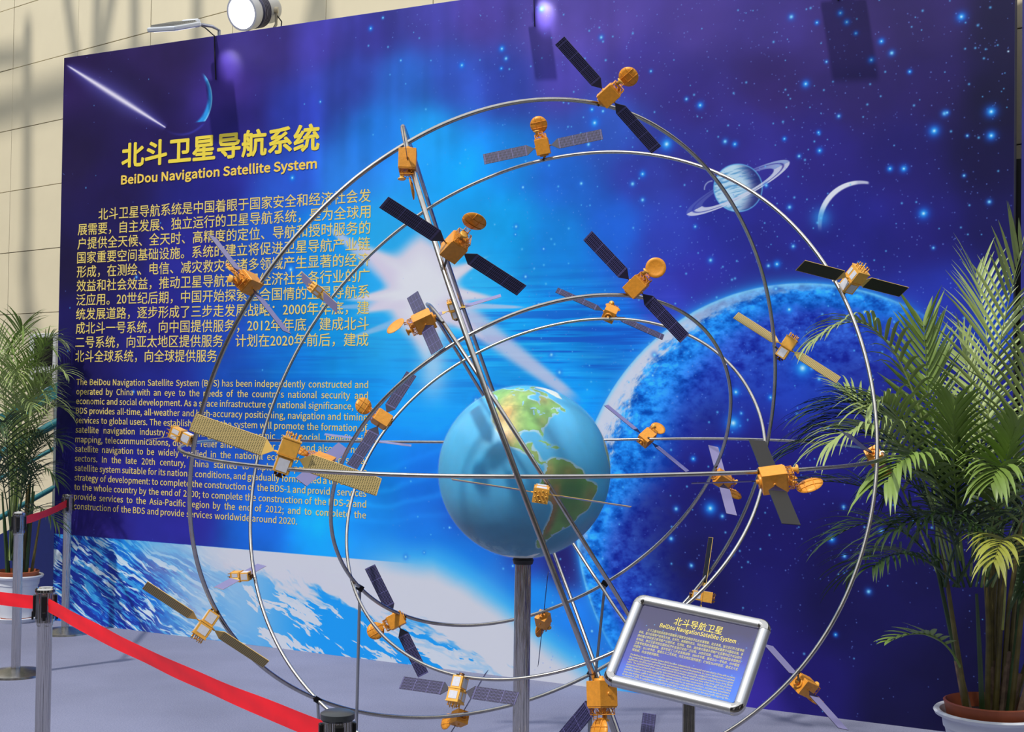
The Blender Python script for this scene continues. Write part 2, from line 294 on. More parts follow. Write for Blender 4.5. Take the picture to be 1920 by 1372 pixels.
SATS = [
 ('D', 'navy', [0.2808, -0.3046, 2.7135], [-0.6842, -0.0733, 0.7256, -0.2087, -0.9336, -0.2911, 0.6988, -0.3506, 0.6235], [1.0, -0.0, 0.0, 0.0, -0.312, 0.9501, -0.0, -0.9501, -0.312], 0.2589, 1, [0.0038, -0.0053, -0.0481], 'topmost satellite model, orange, on the outer ring, one black panel pointing up left'),
 ('D', 'navy', [0.0573, 0.4718, 2.6692], [-0.9729, -0.0922, -0.2118, 0.1177, -0.9869, -0.1108, -0.1988, -0.1327, 0.971], [1.0, -0.0, 0.0, -0.0, 0.3911, 0.9203, 0.0, -0.9203, 0.3911], 0.2494, 1, [0.006, -0.0007, -0.0529], 'satellite model with round dish straight above its body, on top of the tall ring'),
 ('D', 'navy', [-0.3822, -0.8433, 2.3836], [0.0334, -0.9994, -0.0004, -0.9869, -0.033, -0.1582, 0.1581, 0.0057, -0.9874], [1.0, 0.0, 0.0, 0.0, 0.1522, 0.9884, 0.0, -0.9884, 0.1522], 0.245, 1, [-0.0056, -0.0179, 0.033], 'orange satellite model seen end-on, dish hanging down, high on the steep ring'),
 ('D', 'navy', [-0.2127, -1.1817, 2.0727], [-0.7939, -0.0495, 0.606, -0.3909, -0.722, -0.571, 0.4658, -0.6902, 0.5538], [1.0, 0.0, 0.0, 0.0, 0.0603, 0.9982, 0.0, -0.9982, 0.0603], 0.2487, 1, [-0.0125, 0.0314, -0.0646], 'large satellite model with long black panels in front of the white starburst'),
 ('D', 'lilac', [-0.9029, -0.7271, 1.9974], [-0.5987, -0.6682, -0.4415, 0.4414, 0.1847, -0.8781, 0.6683, -0.7207, 0.1844], [1.0, -0.0, 0.0, -0.0, -0.0243, -0.9997, -0.0, 0.9997, -0.0243], 0.245, 1, [-0.0156, -0.0259, -0.0273], 'satellite model over the Chinese text with a slotted dish and edge-on panels'),
 ('M', 'lilac', [-0.8838, 0.6709, 2.0752], [0.4662, 0.6131, -0.6378, -0.8063, -0.0022, -0.5915, -0.364, 0.79, 0.4933], [1.0, 0.0, 0.0, -0.0, 0.7439, -0.6683, 0.0, 0.6683, 0.7439], 0.245, 0.9, [0.0319, -0.0114, -0.0573], 'small white-sided satellite model over the Chinese text, beak-like panel pointing down right'),
 ('D', 'navy', [-0.3441, -0.5408, 1.8903], [-0.2408, 0.3687, -0.8978, 0.8707, 0.4908, -0.032, 0.4288, -0.7894, -0.4393], [1.0, 0.0, -0.0, 0.0, 0.1737, -0.9848, -0.0, 0.9848, 0.1737], 0.2455, 1, [-0.0126, 0.0326, -0.0563], 'satellite model with short dark panels and brown oval dish, on the inner steep ring'),
 ('M', 'lilac', [-0.3311, 1.0899, 2.0335], [0.954, -0.09, -0.2861, -0.0064, 0.9476, -0.3195, 0.2998, 0.3067, 0.9034], [1.0, 0.0, -0.0, 0.0, 0.9979, -0.0655, 0.0, 0.0655, 0.9979], 0.2635, 0.85, [0.0517, 0.019, -0.0119], 'small box satellite model behind the steep tubes, thin grey panel reaching right'),
 ('D', 'navy', [0.3777, -0.4041, 2.028], [-0.6816, -0.2833, 0.6746, 0.1083, -0.9509, -0.2899, 0.7236, -0.1246, 0.6789], [1.0, -0.0, -0.0, -0.0, -0.1995, 0.9799, -0.0, -0.9799, -0.1995], 0.247, 1, [-0.0188, -0.0127, -0.03], 'satellite model with a plain round dish at upper right, on top of the inner ring'),
 ('D', 'navy', [0.3423, 0.4813, 1.9872], [-0.9169, 0.3121, 0.2488, 0.0429, -0.5427, 0.8388, 0.3968, 0.7798, 0.4842], [1.0, -0.0, 0.0, 0.0, -0.0532, 0.9986, 0.0, -0.9986, -0.0532], 0.2605, 0.92, [-0.0136, 0.0022, -0.0438], 'satellite model seen from its mount side, just below the one with the plain round dish'),
 ('M', 'black', [1.1688, -0.2424, 2.0785], [-0.8426, 0.2915, 0.4529, -0.5226, -0.6458, -0.5566, 0.1302, -0.7057, 0.6964], [1.0, -0.0, 0.0, 0.0, -0.1324, 0.9912, 0.0, -0.9912, -0.1324], 0.245, 1.05, [0.0397, -0.0273, -0.0407], 'satellite model with black panels and comb-like gold antennas, above the printed moon'),
 ('M', 'tan', [1.0782, 0.537, 1.8607], [-0.81, -0.2483, 0.5313, 0.2345, -0.9675, -0.0945, 0.5375, 0.0481, 0.8419], [1.0, -0.0, -0.0, -0.0, 0.7408, 0.6717, 0.0, -0.6717, 0.7408], 0.2488, 1, [0.0438, 0.0011, -0.0232], 'satellite model with beige panels in front of the printed moon'),
 ('D', 'navy', [-0.5861, 0.4805, 1.5405], [0.446, -0.2819, -0.8495, 0.4357, 0.8974, -0.0691, 0.7819, -0.3393, 0.5231], [1.0, 0.0, -0.0, 0.0, 0.2274, -0.9738, 0.0, 0.9738, 0.2274], 0.2446, 1, [0.0078, -0.0026, -0.0367], 'satellite model with cross-ribbed dish beside the English text on the second inner ring'),
 ('D', 'lilac', [-0.7, -0.3811, 1.3998], [0.1584, -0.3081, -0.9381, 0.9647, 0.2506, 0.0806, 0.2102, -0.9178, 0.3369], [1.0, 0.0, -0.0, 0.0, -0.2703, -0.9628, -0.0, 0.9628, -0.2703], 0.2451, 1, [-0.0222, -0.0099, -0.0643], 'satellite model with grey diamond-shaped panels partly hidden behind a wavy gold panel'),
 ('M', 'tan', [-0.7098, -1.0698, 1.4575], [-0.9301, 0.1648, 0.3283, -0.1683, -0.9856, 0.018, 0.3265, -0.0385, 0.9444], [1.0, 0.0, 0.0, 0.0, 0.4055, 0.9141, 0.0, -0.9141, 0.4055], 0.2604, 1.12, [0.0019, -0.0017, -0.0393], 'largest satellite model, long gold wave-patterned panels, in front of the English text'),
 ('M', 'lilac', [-1.2627, -0.1113, 1.48], [-0.2346, 0.3691, -0.8993, -0.9718, -0.1129, 0.2071, -0.0251, 0.9225, 0.3852], [1.0, -0.0, 0.0, 0.0, -0.502, -0.8648, -0.0, 0.8648, -0.502], 0.245, 0.9, [-0.0086, -0.0305, -0.0205], 'white and gold satellite model at the far left end of the level ring'),
 ('M', 'lilac', [-0.7093, 1.0644, 1.4366], [-0.9912, 0.0572, 0.119, -0.0594, -0.9981, -0.0147, 0.1179, -0.0216, 0.9928], [1.0, 0.0, 0.0, 0.0, 0.9837, 0.1798, 0.0, -0.1798, 0.9837], 0.2816, 0.7, [0.034, -0.0017, -0.0156], 'tiny distant satellite model on the rear of the level ring, left of the globe'),
 ('D', 'lilac', [0.5613, 1.2068, 1.4593], [-0.7411, 0.1362, 0.6574, 0.3019, -0.807, 0.5076, 0.5997, 0.5746, 0.557], [1.0, -0.0, -0.0, -0.0, 0.604, 0.797, 0.0, -0.797, 0.604], 0.2466, 1, [-0.0172, 0.0229, -0.0122], 'satellite model on the rear of the level ring, just right of the globe'),
 ('D', 'lilac', [0.801, 0.4229, 1.319], [-0.0474, 0.5787, 0.8142, 0.8392, -0.419, 0.3467, 0.5417, 0.6997, -0.4658], [1.0, -0.0, -0.0, -0.0, -0.3377, 0.9412, 0.0, -0.9412, -0.3377], 0.2453, 0.95, [-0.0004, 0.0384, -0.0665], 'satellite model with pale lilac panels, hanging left of the large orange box model'),
 ('D', 'dark', [0.7278, -1.137, 1.4084], [-0.0192, -0.1529, 0.9881, 0.922, -0.385, -0.0416, 0.3868, 0.9102, 0.1484], [1.0, -0.0, -0.0, 0.0, 0.2342, 0.9722, -0.0, -0.9722, 0.2342], 0.2466, 1.12, [0.0198, 0.0183, -0.0327], 'large orange box satellite model with wide panels painted shade-black on the front of the level ring'),
 ('D', 'lilac', [0.8628, -0.3341, 1.359], [-0.6611, -0.0791, 0.7462, 0.7235, -0.3306, 0.606, 0.1987, 0.9405, 0.2757], [0.7103, 0.6211, -0.3312, 0.0, -0.4705, -0.8824, -0.7039, 0.6268, -0.3342], 0.2749, 1, [-0.0058, -0.0046, -0.0548], 'satellite model with thin lilac blades directly behind the large orange box'),
 ('D', 'lilac', [1.2755, -0.1422, 1.4406], [-0.8599, -0.2857, 0.423, 0.1469, 0.6552, 0.741, -0.4888, 0.6993, -0.5215], [0.2446, 0.5454, 0.8017, 0.0, 0.8268, -0.5625, -0.9696, 0.1376, 0.2022], 0.2449, 0.95, [-0.0285, -0.0198, -0.0282], 'satellite model at the far right end of the level ring in front of the palm'),
 ('M', 'lilac', [0.0534, -0.8765, 1.3412], [-0.9903, -0.1304, -0.0477, 0.0293, 0.1391, -0.9898, 0.1357, -0.9817, -0.1339], [1.0, 0.0, -0.0, -0.0, 0.2892, 0.9573, -0.0, -0.9573, 0.2892], 0.3067, 0.92, [-0.0144, -0.0254, -0.0661], 'satellite model with studded orange front and bar-thin panels before the globe'),
 ('M', 'lilac', [-1.1232, 0.3215, 0.9112], [-0.2416, -0.0979, -0.9654, -0.9635, -0.0944, 0.2507, -0.1157, 0.9907, -0.0715], [1.0, 0.0, 0.0, 0.0, -0.2688, 0.9632, -0.0, -0.9632, -0.2688], 0.245, 0.8, [-0.0304, -0.0197, -0.0607], 'small gold satellite model with two lilac fins before the printed clouds at left'),
 ('M', 'tan', [-1.1054, -0.351, 0.8287], [-0.8114, -0.3112, -0.4948, -0.1683, 0.935, -0.3121, 0.5598, -0.17, -0.811], [1.0, -0.0, -0.0, -0.0, 0.8499, -0.527, 0.0, 0.527, 0.8499], 0.2471, 1.02, [-0.0037, -0.0015, -0.0568], 'satellite model with dark olive panels at lower left, antennas pointing down'),
 ('D', 'navy', [-0.4916, 0.22, 0.7624], [-0.4756, -0.0133, -0.8795, 0.1898, 0.9748, -0.1174, 0.8589, -0.2227, -0.4611], [1.0, -0.0, 0.0, -0.0, -0.242, -0.9703, -0.0, 0.9703, -0.242], 0.2475, 0.95, [0.0006, 0.0016, -0.0387], 'satellite model with ribbed dish at its left, on the lower left of the inner rings'),
 ('M', 'navy', [-0.2165, -0.4658, 0.6391], [-0.8641, 0.4545, -0.2161, 0.5033, 0.7772, -0.3777, -0.0037, -0.4352, -0.9003], [1.0, -0.0, -0.0, 0.0, -0.2179, -0.976, -0.0, 0.976, -0.2179], 0.2466, 0.95, [0.0093, -0.0042, -0.0519], 'gold satellite model with lilac gridded panels hanging at the inner ring bottom'),
 ('D', 'lilac', [-0.2494, 0.4653, 0.3311], [0.136, 0.85, -0.509, 0.5251, 0.3738, 0.7645, 0.8401, -0.3713, -0.3955], [0.6689, -0.6346, -0.387, -0.0, -0.5207, 0.8538, -0.7433, -0.5711, -0.3483], 0.2449, 0.95, [-0.004, -0.021, -0.0496], 'orange satellite model low on the outer ring, just left of the chrome pole'),
 ('D', 'navy', [0.0865, 0.5885, 0.7152], [0.4863, 0.8646, 0.1262, 0.5899, -0.4314, 0.6826, 0.6446, -0.2575, -0.7199], [0.3891, -0.8429, 0.3716, 0.0, 0.4034, 0.915, -0.9212, -0.356, 0.157], 0.2447, 0.9, [0.0016, 0.0063, -0.0624], 'satellite model with knife-thin vertical panels, right of the chrome pole'),
 ('D', 'navy', [0.2294, -1.2366, 0.7996], [-0.5685, 0.822, 0.035, 0.7978, 0.5611, -0.2204, -0.2008, -0.0974, -0.9748], [0.8351, -0.5485, -0.042, 0.0, 0.0763, -0.9971, 0.5501, 0.8327, 0.0637], 0.2437, 1.12, [0.014, -0.0178, -0.0494], 'large orange satellite model under the lower left corner of the tilted sign'),
 ('D', 'navy', [0.4112, -0.5603, 0.4355], [0.1502, -0.0991, 0.9837, 0.8851, -0.4299, -0.1784, 0.4406, 0.8974, 0.0232], [1.0, 0.0, -0.0, -0.0, 0.1504, 0.9886, -0.0, -0.9886, 0.1504], 0.2447, 1, [0.0031, -0.0285, 0.0132], 'satellite model below the sign of which only a panel end shows'),
 ('M', 'black', [0.7725, 0.783, 0.7946], [0.1509, -0.0249, 0.9882, 0.1176, -0.9921, -0.043, 0.9815, 0.1227, -0.1468], [1.0, 0.0, 0.0, 0.0, -0.9497, 0.3131, -0.0, -0.3131, -0.9497], 0.2822, 0.9, [-0.011, -0.005, -0.0568], 'gold satellite model peeking over the top edge of the tilted sign'),
 ('D', 'lilac', [0.9336, -0.5955, 0.7014], [-0.4107, 0.5631, 0.7171, 0.8002, -0.1543, 0.5795, 0.437, 0.8118, -0.3872], [0.9984, 0.056, 0.0105, 0.0, -0.1847, 0.9828, 0.057, -0.9812, -0.1844], 0.2446, 0.95, [0.0066, 0.0341, -0.0626], 'orange satellite model at lower right of the tall ring, right of the sign'),
]
FRONDS_R = [
 ((1.732, 0.388, 0.946), (1.476, 0.192, 2.23), (1.11, 0.106, 1.868), 0.22, 0.9, 0),
 ((1.7, 0.356, 1.013), (1.445, 0.063, 1.709), (1.132, -0.085, 1.487), 0.28, 0.9, 0),
 ((1.671, 0.401, 1.007), (1.6, 0.278, 1.545), (1.55, 0.209, 1.941), 0.26, 0.1, 1),
 ((1.796, 0.388, 0.947), (1.794, 0.205, 1.757), (1.891, 0.106, 2.226), 0.34, 0.25, 0),
 ((1.738, 0.478, 0.934), (1.604, 0.632, 1.359), (1.175, 0.72, 1.291), 0.26, 0.5, 2),
 ((1.725, 0.434, 0.897), (1.504, 0.423, 1.282), (1.248, 0.425, 1.084), 0.26, 0.5, 2),
 ((1.885, 0.465, 0.938), (1.914, 0.561, 1.543), (1.817, 0.612, 1.898), 0.22, 0.3, 0),
 ((1.898, 0.374, 0.95), (1.876, 0.141, 1.552), (1.949, 0.013, 1.916), 0.3, 0.4, 0),
 ((1.736, 0.334, 1.016), (1.496, -0.04, 1.63), (1.3, -0.231, 1.361), 0.26, 0.9, 1),
 ((1.843, 0.336, 0.954), (1.815, -0.035, 1.555), (1.676, -0.227, 1.366), 0.24, 0.9, 1),
 ((1.904, 0.326, 0.746), (1.793, -0.1, 1.302), (1.651, -0.321, 1.092), 0.2, 0.9, 3),
 ((1.758, 0.396, 0.583), (1.62, 0.225, 0.8), (1.415, 0.134, 0.729), 0.13, 0.2, 1),
 ((1.867, 0.345, 0.911), (1.948, 0.003, 1.456), (1.939, -0.175, 1.367), 0.3, 0.8, 0),
 ((1.752, 0.523, 0.929), (1.526, 0.847, 1.115), (1.455, 1.032, 0.859), 0.26, 0.6, 2),
 ((1.786, 0.492, 0.998), (1.846, 0.699, 1.63), (1.744, 0.816, 1.72), 0.22, 0.4, 0),
 ((1.856, 0.508, 0.998), (2.049, 0.768, 1.77), (1.978, 0.908, 2.194), 0.3, 0.3, 0),
 ((1.699, 0.493, 0.932), (1.484, 0.696, 1.58), (1.398, 0.813, 1.669), 0.26, 0.6, 0),
 ((1.74, 0.344, 0.909), (1.433, 0.005, 1.15), (1.27, -0.174, 1.05), 0.22, 0.8, 2),
 ((1.861, 0.39, 0.905), (2.009, 0.219, 1.22), (1.939, 0.135, 0.941), 0.25, 0.8, 2),
 ((1.706, 0.373, 0.947), (1.443, 0.132, 1.751), (1.302, 0.013, 1.627), 0.24, 0.8, 0),
 ((1.765, 0.358, 0.95), (1.611, 0.071, 1.428), (1.582, -0.084, 1.631), 0.22, 0.5, 1),
 ((1.825, 0.345, 0.91), (1.77, 0.004, 1.354), (1.773, -0.181, 1.557), 0.22, 0.5, 1),
 ((1.835, 0.511, 0.888), (2.031, 0.784, 1.266), (2.235, 0.94, 1.138), 0.26, 0.8, 2),
 ((1.687, 0.364, 0.906), (1.665, 0.1, 1.277), (1.7, -0.037, 1.167), 0.26, 0.8, 2),
 ((1.768, 0.383, 0.904), (1.582, 0.184, 1.352), (1.691, 0.082, 1.425), 0.26, 0.8, 2),
 ((1.731, 0.369, 0.906), (1.891, 0.123, 1.315), (1.408, -0.009, 1.191), 0.26, 0.8, 2),
 ((1.793, 0.383, 0.905), (1.521, 0.18, 1.463), (1.878, 0.083, 1.368), 0.26, 0.8, 2),
 ((1.884, 0.468, 0.895), (2.028, 0.575, 1.392), (2.14, 0.644, 1.23), 0.26, 0.8, 2),
 ((1.728, 0.398, 0.902), (1.952, 0.258, 1.322), (1.977, 0.189, 1.152), 0.26, 0.8, 2),
 ((1.772, 0.453, 0.895), (1.634, 0.508, 1.421), (1.493, 0.546, 1.306), 0.26, 0.8, 2),
 ((1.703, 0.43, 0.897), (1.87, 0.408, 1.387), (1.62, 0.404, 1.15), 0.26, 0.8, 2),
 ((1.731, 0.348, 0.909), (1.647, 0.023, 1.33), (1.309, -0.149, 1.151), 0.26, 0.8, 2),
 ((1.837, 0.449, 0.896), (1.984, 0.49, 1.455), (1.977, 0.522, 1.293), 0.26, 0.8, 2),
 ((1.719, 0.48, 0.89), (1.607, 0.636, 1.407), (2.168, 0.735, 1.34), 0.26, 0.8, 2),
]
FRONDS_L = [
 ((-3.596, 4.633, 0.432), (-3.497, 4.522, 2.21), (-3.276, 4.489, 1.986), 0.21, 0.6, 0),
 ((-3.614, 4.584, 0.437), (-3.4, 4.302, 1.976), (-3.128, 4.173, 1.757), 0.21, 0.6, 0),
 ((-3.616, 4.619, 0.433), (-3.49, 4.459, 2.15), (-3.293, 4.399, 1.926), 0.21, 0.6, 1),
 ((-3.64, 4.616, 0.433), (-3.567, 4.445, 2.286), (-3.489, 4.379, 2.06), 0.28, 0.6, 1),
 ((-3.602, 4.626, 0.433), (-3.667, 4.488, 2.205), (-3.753, 4.439, 1.977), 0.28, 0.6, 0),
 ((-3.65, 4.633, 0.431), (-3.475, 4.534, 1.721), (-3.225, 4.503, 1.499), 0.21, 0.6, 0),
 ((-3.629, 4.583, 0.437), (-3.41, 4.31, 1.352), (-3.173, 4.181, 1.033), 0.21, 0.6, 2),
 ((-3.615, 4.631, 0.432), (-3.514, 4.528, 1.495), (-3.348, 4.491, 1.273), 0.21, 0.6, 2),
 ((-3.631, 4.631, 0.432), (-3.555, 4.518, 2.021), (-3.427, 4.482, 1.796), 0.28, 0.6, 1),
 ((-3.6, 4.581, 0.438), (-3.571, 4.285, 1.9), (-3.596, 4.147, 1.678), 0.28, 0.6, 0),
 ((-3.61, 4.57, 0.439), (-3.38, 4.254, 1.044), (-3.128, 4.098, 0.734), 0.21, 0.6, 2),
 ((-3.624, 4.567, 0.439), (-3.456, 4.227, 1.754), (-3.309, 4.063, 1.538), 0.28, 0.6, 0),
 ((-3.612, 4.637, 0.431), (-3.633, 4.542, 2.172), (-3.631, 4.517, 1.944), 0.28, 0.6, 1),
 ((-3.615, 4.559, 0.44), (-3.516, 4.191, 1.607), (-3.501, 4.009, 1.394), 0.28, 0.6, 2),
 ((-3.58, 4.599, 0.436), (-3.478, 4.373, 1.83), (-3.294, 4.273, 1.61), 0.28, 0.6, 0),
 ((-3.606, 4.574, 0.439), (-3.388, 4.267, 1.499), (-3.129, 4.119, 1.289), 0.21, 0.6, 2),
 ((-3.613, 4.623, 0.433), (-3.56, 4.494, 1.42), (-3.473, 4.444, 1.087), 0.28, 0.6, 2),
 ((-3.609, 4.59, 0.437), (-3.605, 4.339, 1.348), (-3.683, 4.22, 1.023), 0.28, 0.6, 2),
 ((-3.648, 4.63, 0.432), (-3.513, 4.518, 1.908), (-3.334, 4.481, 1.685), 0.21, 0.6, 0),
 ((-3.637, 4.595, 0.436), (-3.546, 4.354, 1.977), (-3.489, 4.246, 1.754), 0.28, 0.6, 0),
]

# ================================================================== structure
def carpet_mat():
    m = bpy.data.materials.new('lilac_grey_carpet'); m.use_nodes = True
    nt = m.node_tree; N = nt.nodes; L = nt.links; b = N['Principled BSDF']
    b.inputs['Roughness'].default_value = 0.95; b.inputs['Specular IOR Level'].default_value = 0.1
    tc = N.new('ShaderNodeTexCoord')
    n1 = N.new('ShaderNodeTexNoise'); n1.inputs['Scale'].default_value = 140; n1.inputs['Detail'].default_value = 6; n1.inputs['Roughness'].default_value = 0.8
    n2 = N.new('ShaderNodeTexNoise'); n2.inputs['Scale'].default_value = 1.1; n2.inputs['Detail'].default_value = 4
    for n in (n1, n2): L.new(tc.outputs['Object'], n.inputs['Vector'])
    cr = N.new('ShaderNodeValToRGB'); e = cr.color_ramp.elements
    e[0].position = 0.32; e[0].color = lin((104, 108, 136)); e[1].position = 0.68; e[1].color = lin((148, 151, 174))
    L.new(n1.outputs['Fac'], cr.inputs[0])
    mr = N.new('ShaderNodeMapRange'); mr.inputs[1].default_value = 0.35; mr.inputs[2].default_value = 0.65; mr.inputs[3].default_value = 0.86; mr.inputs[4].default_value = 1.08
    L.new(n2.outputs['Fac'], mr.inputs[0])
    vm = N.new('ShaderNodeVectorMath'); vm.operation = 'SCALE'
    L.new(cr.outputs[0], vm.inputs[0]); L.new(mr.outputs[0], vm.inputs['Scale']); L.new(vm.outputs[0], b.inputs['Base Color'])
    bp = N.new('ShaderNodeBump'); bp.inputs['Strength'].default_value = 0.5; bp.inputs['Distance'].default_value = 0.004
    L.new(n1.outputs['Fac'], bp.inputs['Height']); L.new(bp.outputs[0], b.inputs['Normal'])
    return m
bm = BM()
bmesh.ops.create_grid(bm, x_segments=12, y_segments=12, size=1.0, matrix=Matrix.Translation((-1, 2.5, -0.012)) @ Matrix.Diagonal((9.1, 11.1, 1, 1)))
floor = obj('floor', bm, mat('dark_floor_for_reflections', (64, 62, 64), 0.35, vary=0.2, scale=3)); tag(floor, kind='structure')  # unseen dark floor beyond the carpet, added for dark reflections in the chrome
bm = BM(); box(bm, (-1.0, 3.9, -0.006), (17.6, 13.0, 0.012))
tag(obj('floor', bm, carpet_mat()), kind='structure')

# tiled wall behind the backdrop
WP0 = Vector((-5.1311, 8.2364, 0)); WD = Vector((0.76933, -0.63885, 0)); WN = Vector((0.63885, 0.76933, 0))
wall_rot = math.atan2(WD.y, WD.x)
BACKING = mat('dark_joint_backing', (96, 98, 108), 0.9)
bm = BM(); box(bm, (2.1, 0.10, 3.6), (16.4, 0.12, 7.2))
wall_back = obj('wall_back', bm, BACKING, None, WP0, (0, 0, wall_rot)); tag(wall_back, kind='structure')
TILE = mat('cream_wall_panel', (222, 212, 184), 0.55, vary=0.035, scale=2.2)
bm = BM(); box(bm, (0, 0, 0), (1.1235, 0.02, 0.5935), bev=0.002)
tile_me = bpy.data.meshes.new('tile'); bm.to_mesh(tile_me); bm.free(); tile_me.materials.append(TILE)
for k in range(-6, 9):
    for j in range(0, 12):
        o = link('tile', tile_me, TILE, wall_back, (0.1 + 1.13 * k + 0.565, 0.031 + random.uniform(-0.0015, 0.0015), -0.028 + 0.6 * j + 0.3))
        if j == 0: o.location.z = 0.29
# the hall around the spot: plain walls, open glass roof carried by trusses
PLAST = mat('hall_plaster', (96, 94, 92), 0.8, vary=0.03, scale=1.5)
for nm, c, s in (('wall_left', (-10.0, 2.5, 3.5), (0.2, 22, 7.0)), ('wall_right', (8.0, 2.5, 3.5), (0.2, 22, 7.0)), ('wall_front', (-1.0, -8.5, 3.2), (18, 0.2, 6.4))):
    bm = BM(); box(bm, c, s); tag(obj(nm, bm, PLAST), kind='structure')
DARK_REFL = mat('added_dark_column', (34, 34, 38), 0.5); PALE_REFL = mat('added_pale_board', (214, 210, 204), 0.7)  # unseen dark and pale boxes, added so the chrome reflects streaks
bm = BM()
for x in (-8.5, -6.1, -3.4, -0.2, 2.3, 5.0, 7.2): box(bm, (x, -8.2, 3.2), (0.55, 0.4, 6.4))
for y in (-6, -2.5, 1.0, 4.5, 8.0): box(bm, (-9.75, y, 3.5), (0.3, 0.7, 7.0)); box(bm, (7.75, y, 3.5), (0.3, 0.7, 7.0))
tag(obj('reflection_trim_1', bm, DARK_REFL), kind='structure')
bm = BM()
for x in (-7.3, -1.8, 3.6): box(bm, (x, -8.36, 2.4), (1.3, 0.06, 3.6))
for y in (-4.2, 2.8, 6.2): box(bm, (7.86, y, 2.6), (0.06, 1.5, 3.8)); box(bm, (-9.86, y, 2.6), (0.06, 1.5, 3.8))
tag(obj('reflection_trim_2', bm, PALE_REFL), kind='structure')
TRUSS = mat('roof_truss_paint', (190, 188, 180), 0.5)
def wallpt(s, z): return WP0 + WD * s + Vector((0, 0, z))
def strut(s0, z0, s1, z1, H=8.2, r=0.075):
    out = []
    for s, z in ((s0, z0), (s1, z1)):
        p = wallpt(s, z); out.append(p - SUN_DIR * ((H - z) / -SUN_DIR.z))
    return out, r
bm = BM()
for a in ((0.35, 5.2, 0.45, 2.2), (1.55, 5.9, 1.50, 3.2), (0.95, 5.6, 1.35, 4.2), (1.9, 5.7, 1.45, 4.1), (3.0, 6.0, 3.02, 3.6), (4.3, 6.2, 4.7, 4.0), (4.9, 6.2, 4.3, 4.0), (-0.4, 5.8, -0.4, 2.0), (-0.9, 5.0, 0.3, 4.9), (0.35, 2.9, 0.9, 1.2), (2.1, 5.4, 2.2, 3.0)):
    (p, q), r = strut(*a)
    tube(bm, [p, q], r, 8)
for a in ((-2.0, 4.35, 2.6, 4.5), (-2.0, 6.1, 6.0, 6.3)):
    (p, q), r = strut(*a, H=8.6, r=0.11)
    tube(bm, [p, q], r, 8)
tag(obj('roof_truss', bm, TRUSS), kind='structure')

# ================================================================== printed backdrop
PO = Vector((-3.3616, 4.7093, 0)); PD = Vector((0.88116, -0.47281, 0)); p_rot = math.atan2(PD.y, PD.x)
PW, PH = 6.53, 4.04
HM = (183.09242, 5.7832067, 98.011629, -32.988342, -260.49239, 1162.1183, -0.048605458, 0.0022540973)
IW, IH = 2940, 1820

def resize(a, h, w):
    H0, W0 = a.shape[:2]
    y = np.linspace(0, H0 - 1, h); x = np.linspace(0, W0 - 1, w)
    y0 = np.clip(y.astype(int), 0, H0 - 2); x0 = np.clip(x.astype(int), 0, W0 - 2)
    fy = (y - y0)[:, None]; fx = (x - x0)[None, :]
    fy = fy * fy * (3 - 2 * fy) if H0 < 400 and a.ndim == 2 else fy
    fx = fx * fx * (3 - 2 * fx) if W0 < 400 and a.ndim == 2 else fx
    if a.ndim == 3: fy = fy[..., None]; fx = fx[..., None]
    A = a[y0][:, x0]; B = a[y0][:, x0 + 1]; C_ = a[y0 + 1][:, x0]; D = a[y0 + 1][:, x0 + 1]
    return (A * (1 - fx) + B * fx) * (1 - fy) + (C_ * (1 - fx) + D * fx) * fy
def noise(h, w, ny, nx, oct=4, pers=0.55):
    o = np.zeros((h, w), np.float32); a = 1.0; t = 0
    for k in range(oct):
        gy, gx = min(h, ny * 2 ** k + 2), min(w, nx * 2 ** k + 2)
        o += a * resize(rng.random((gy, gx)).astype(np.float32), h, w); t += a; a *= pers
    return o / t
def sample(n, yy, xx):
    h, w = n.shape
    return n[np.clip((yy * h).astype(int) % h, 0, h - 1), np.clip((xx * w).astype(int) % w, 0, w - 1)]
def sstep(a, b, x):
    t = np.clip((x - a) / (b - a), 0, 1); return t * t * (3 - 2 * t)
def blend(img, col, m):
    m = np.clip(m, 0, 1)[..., None]; img *= (1 - m); img += m * np.array(col, np.float32)

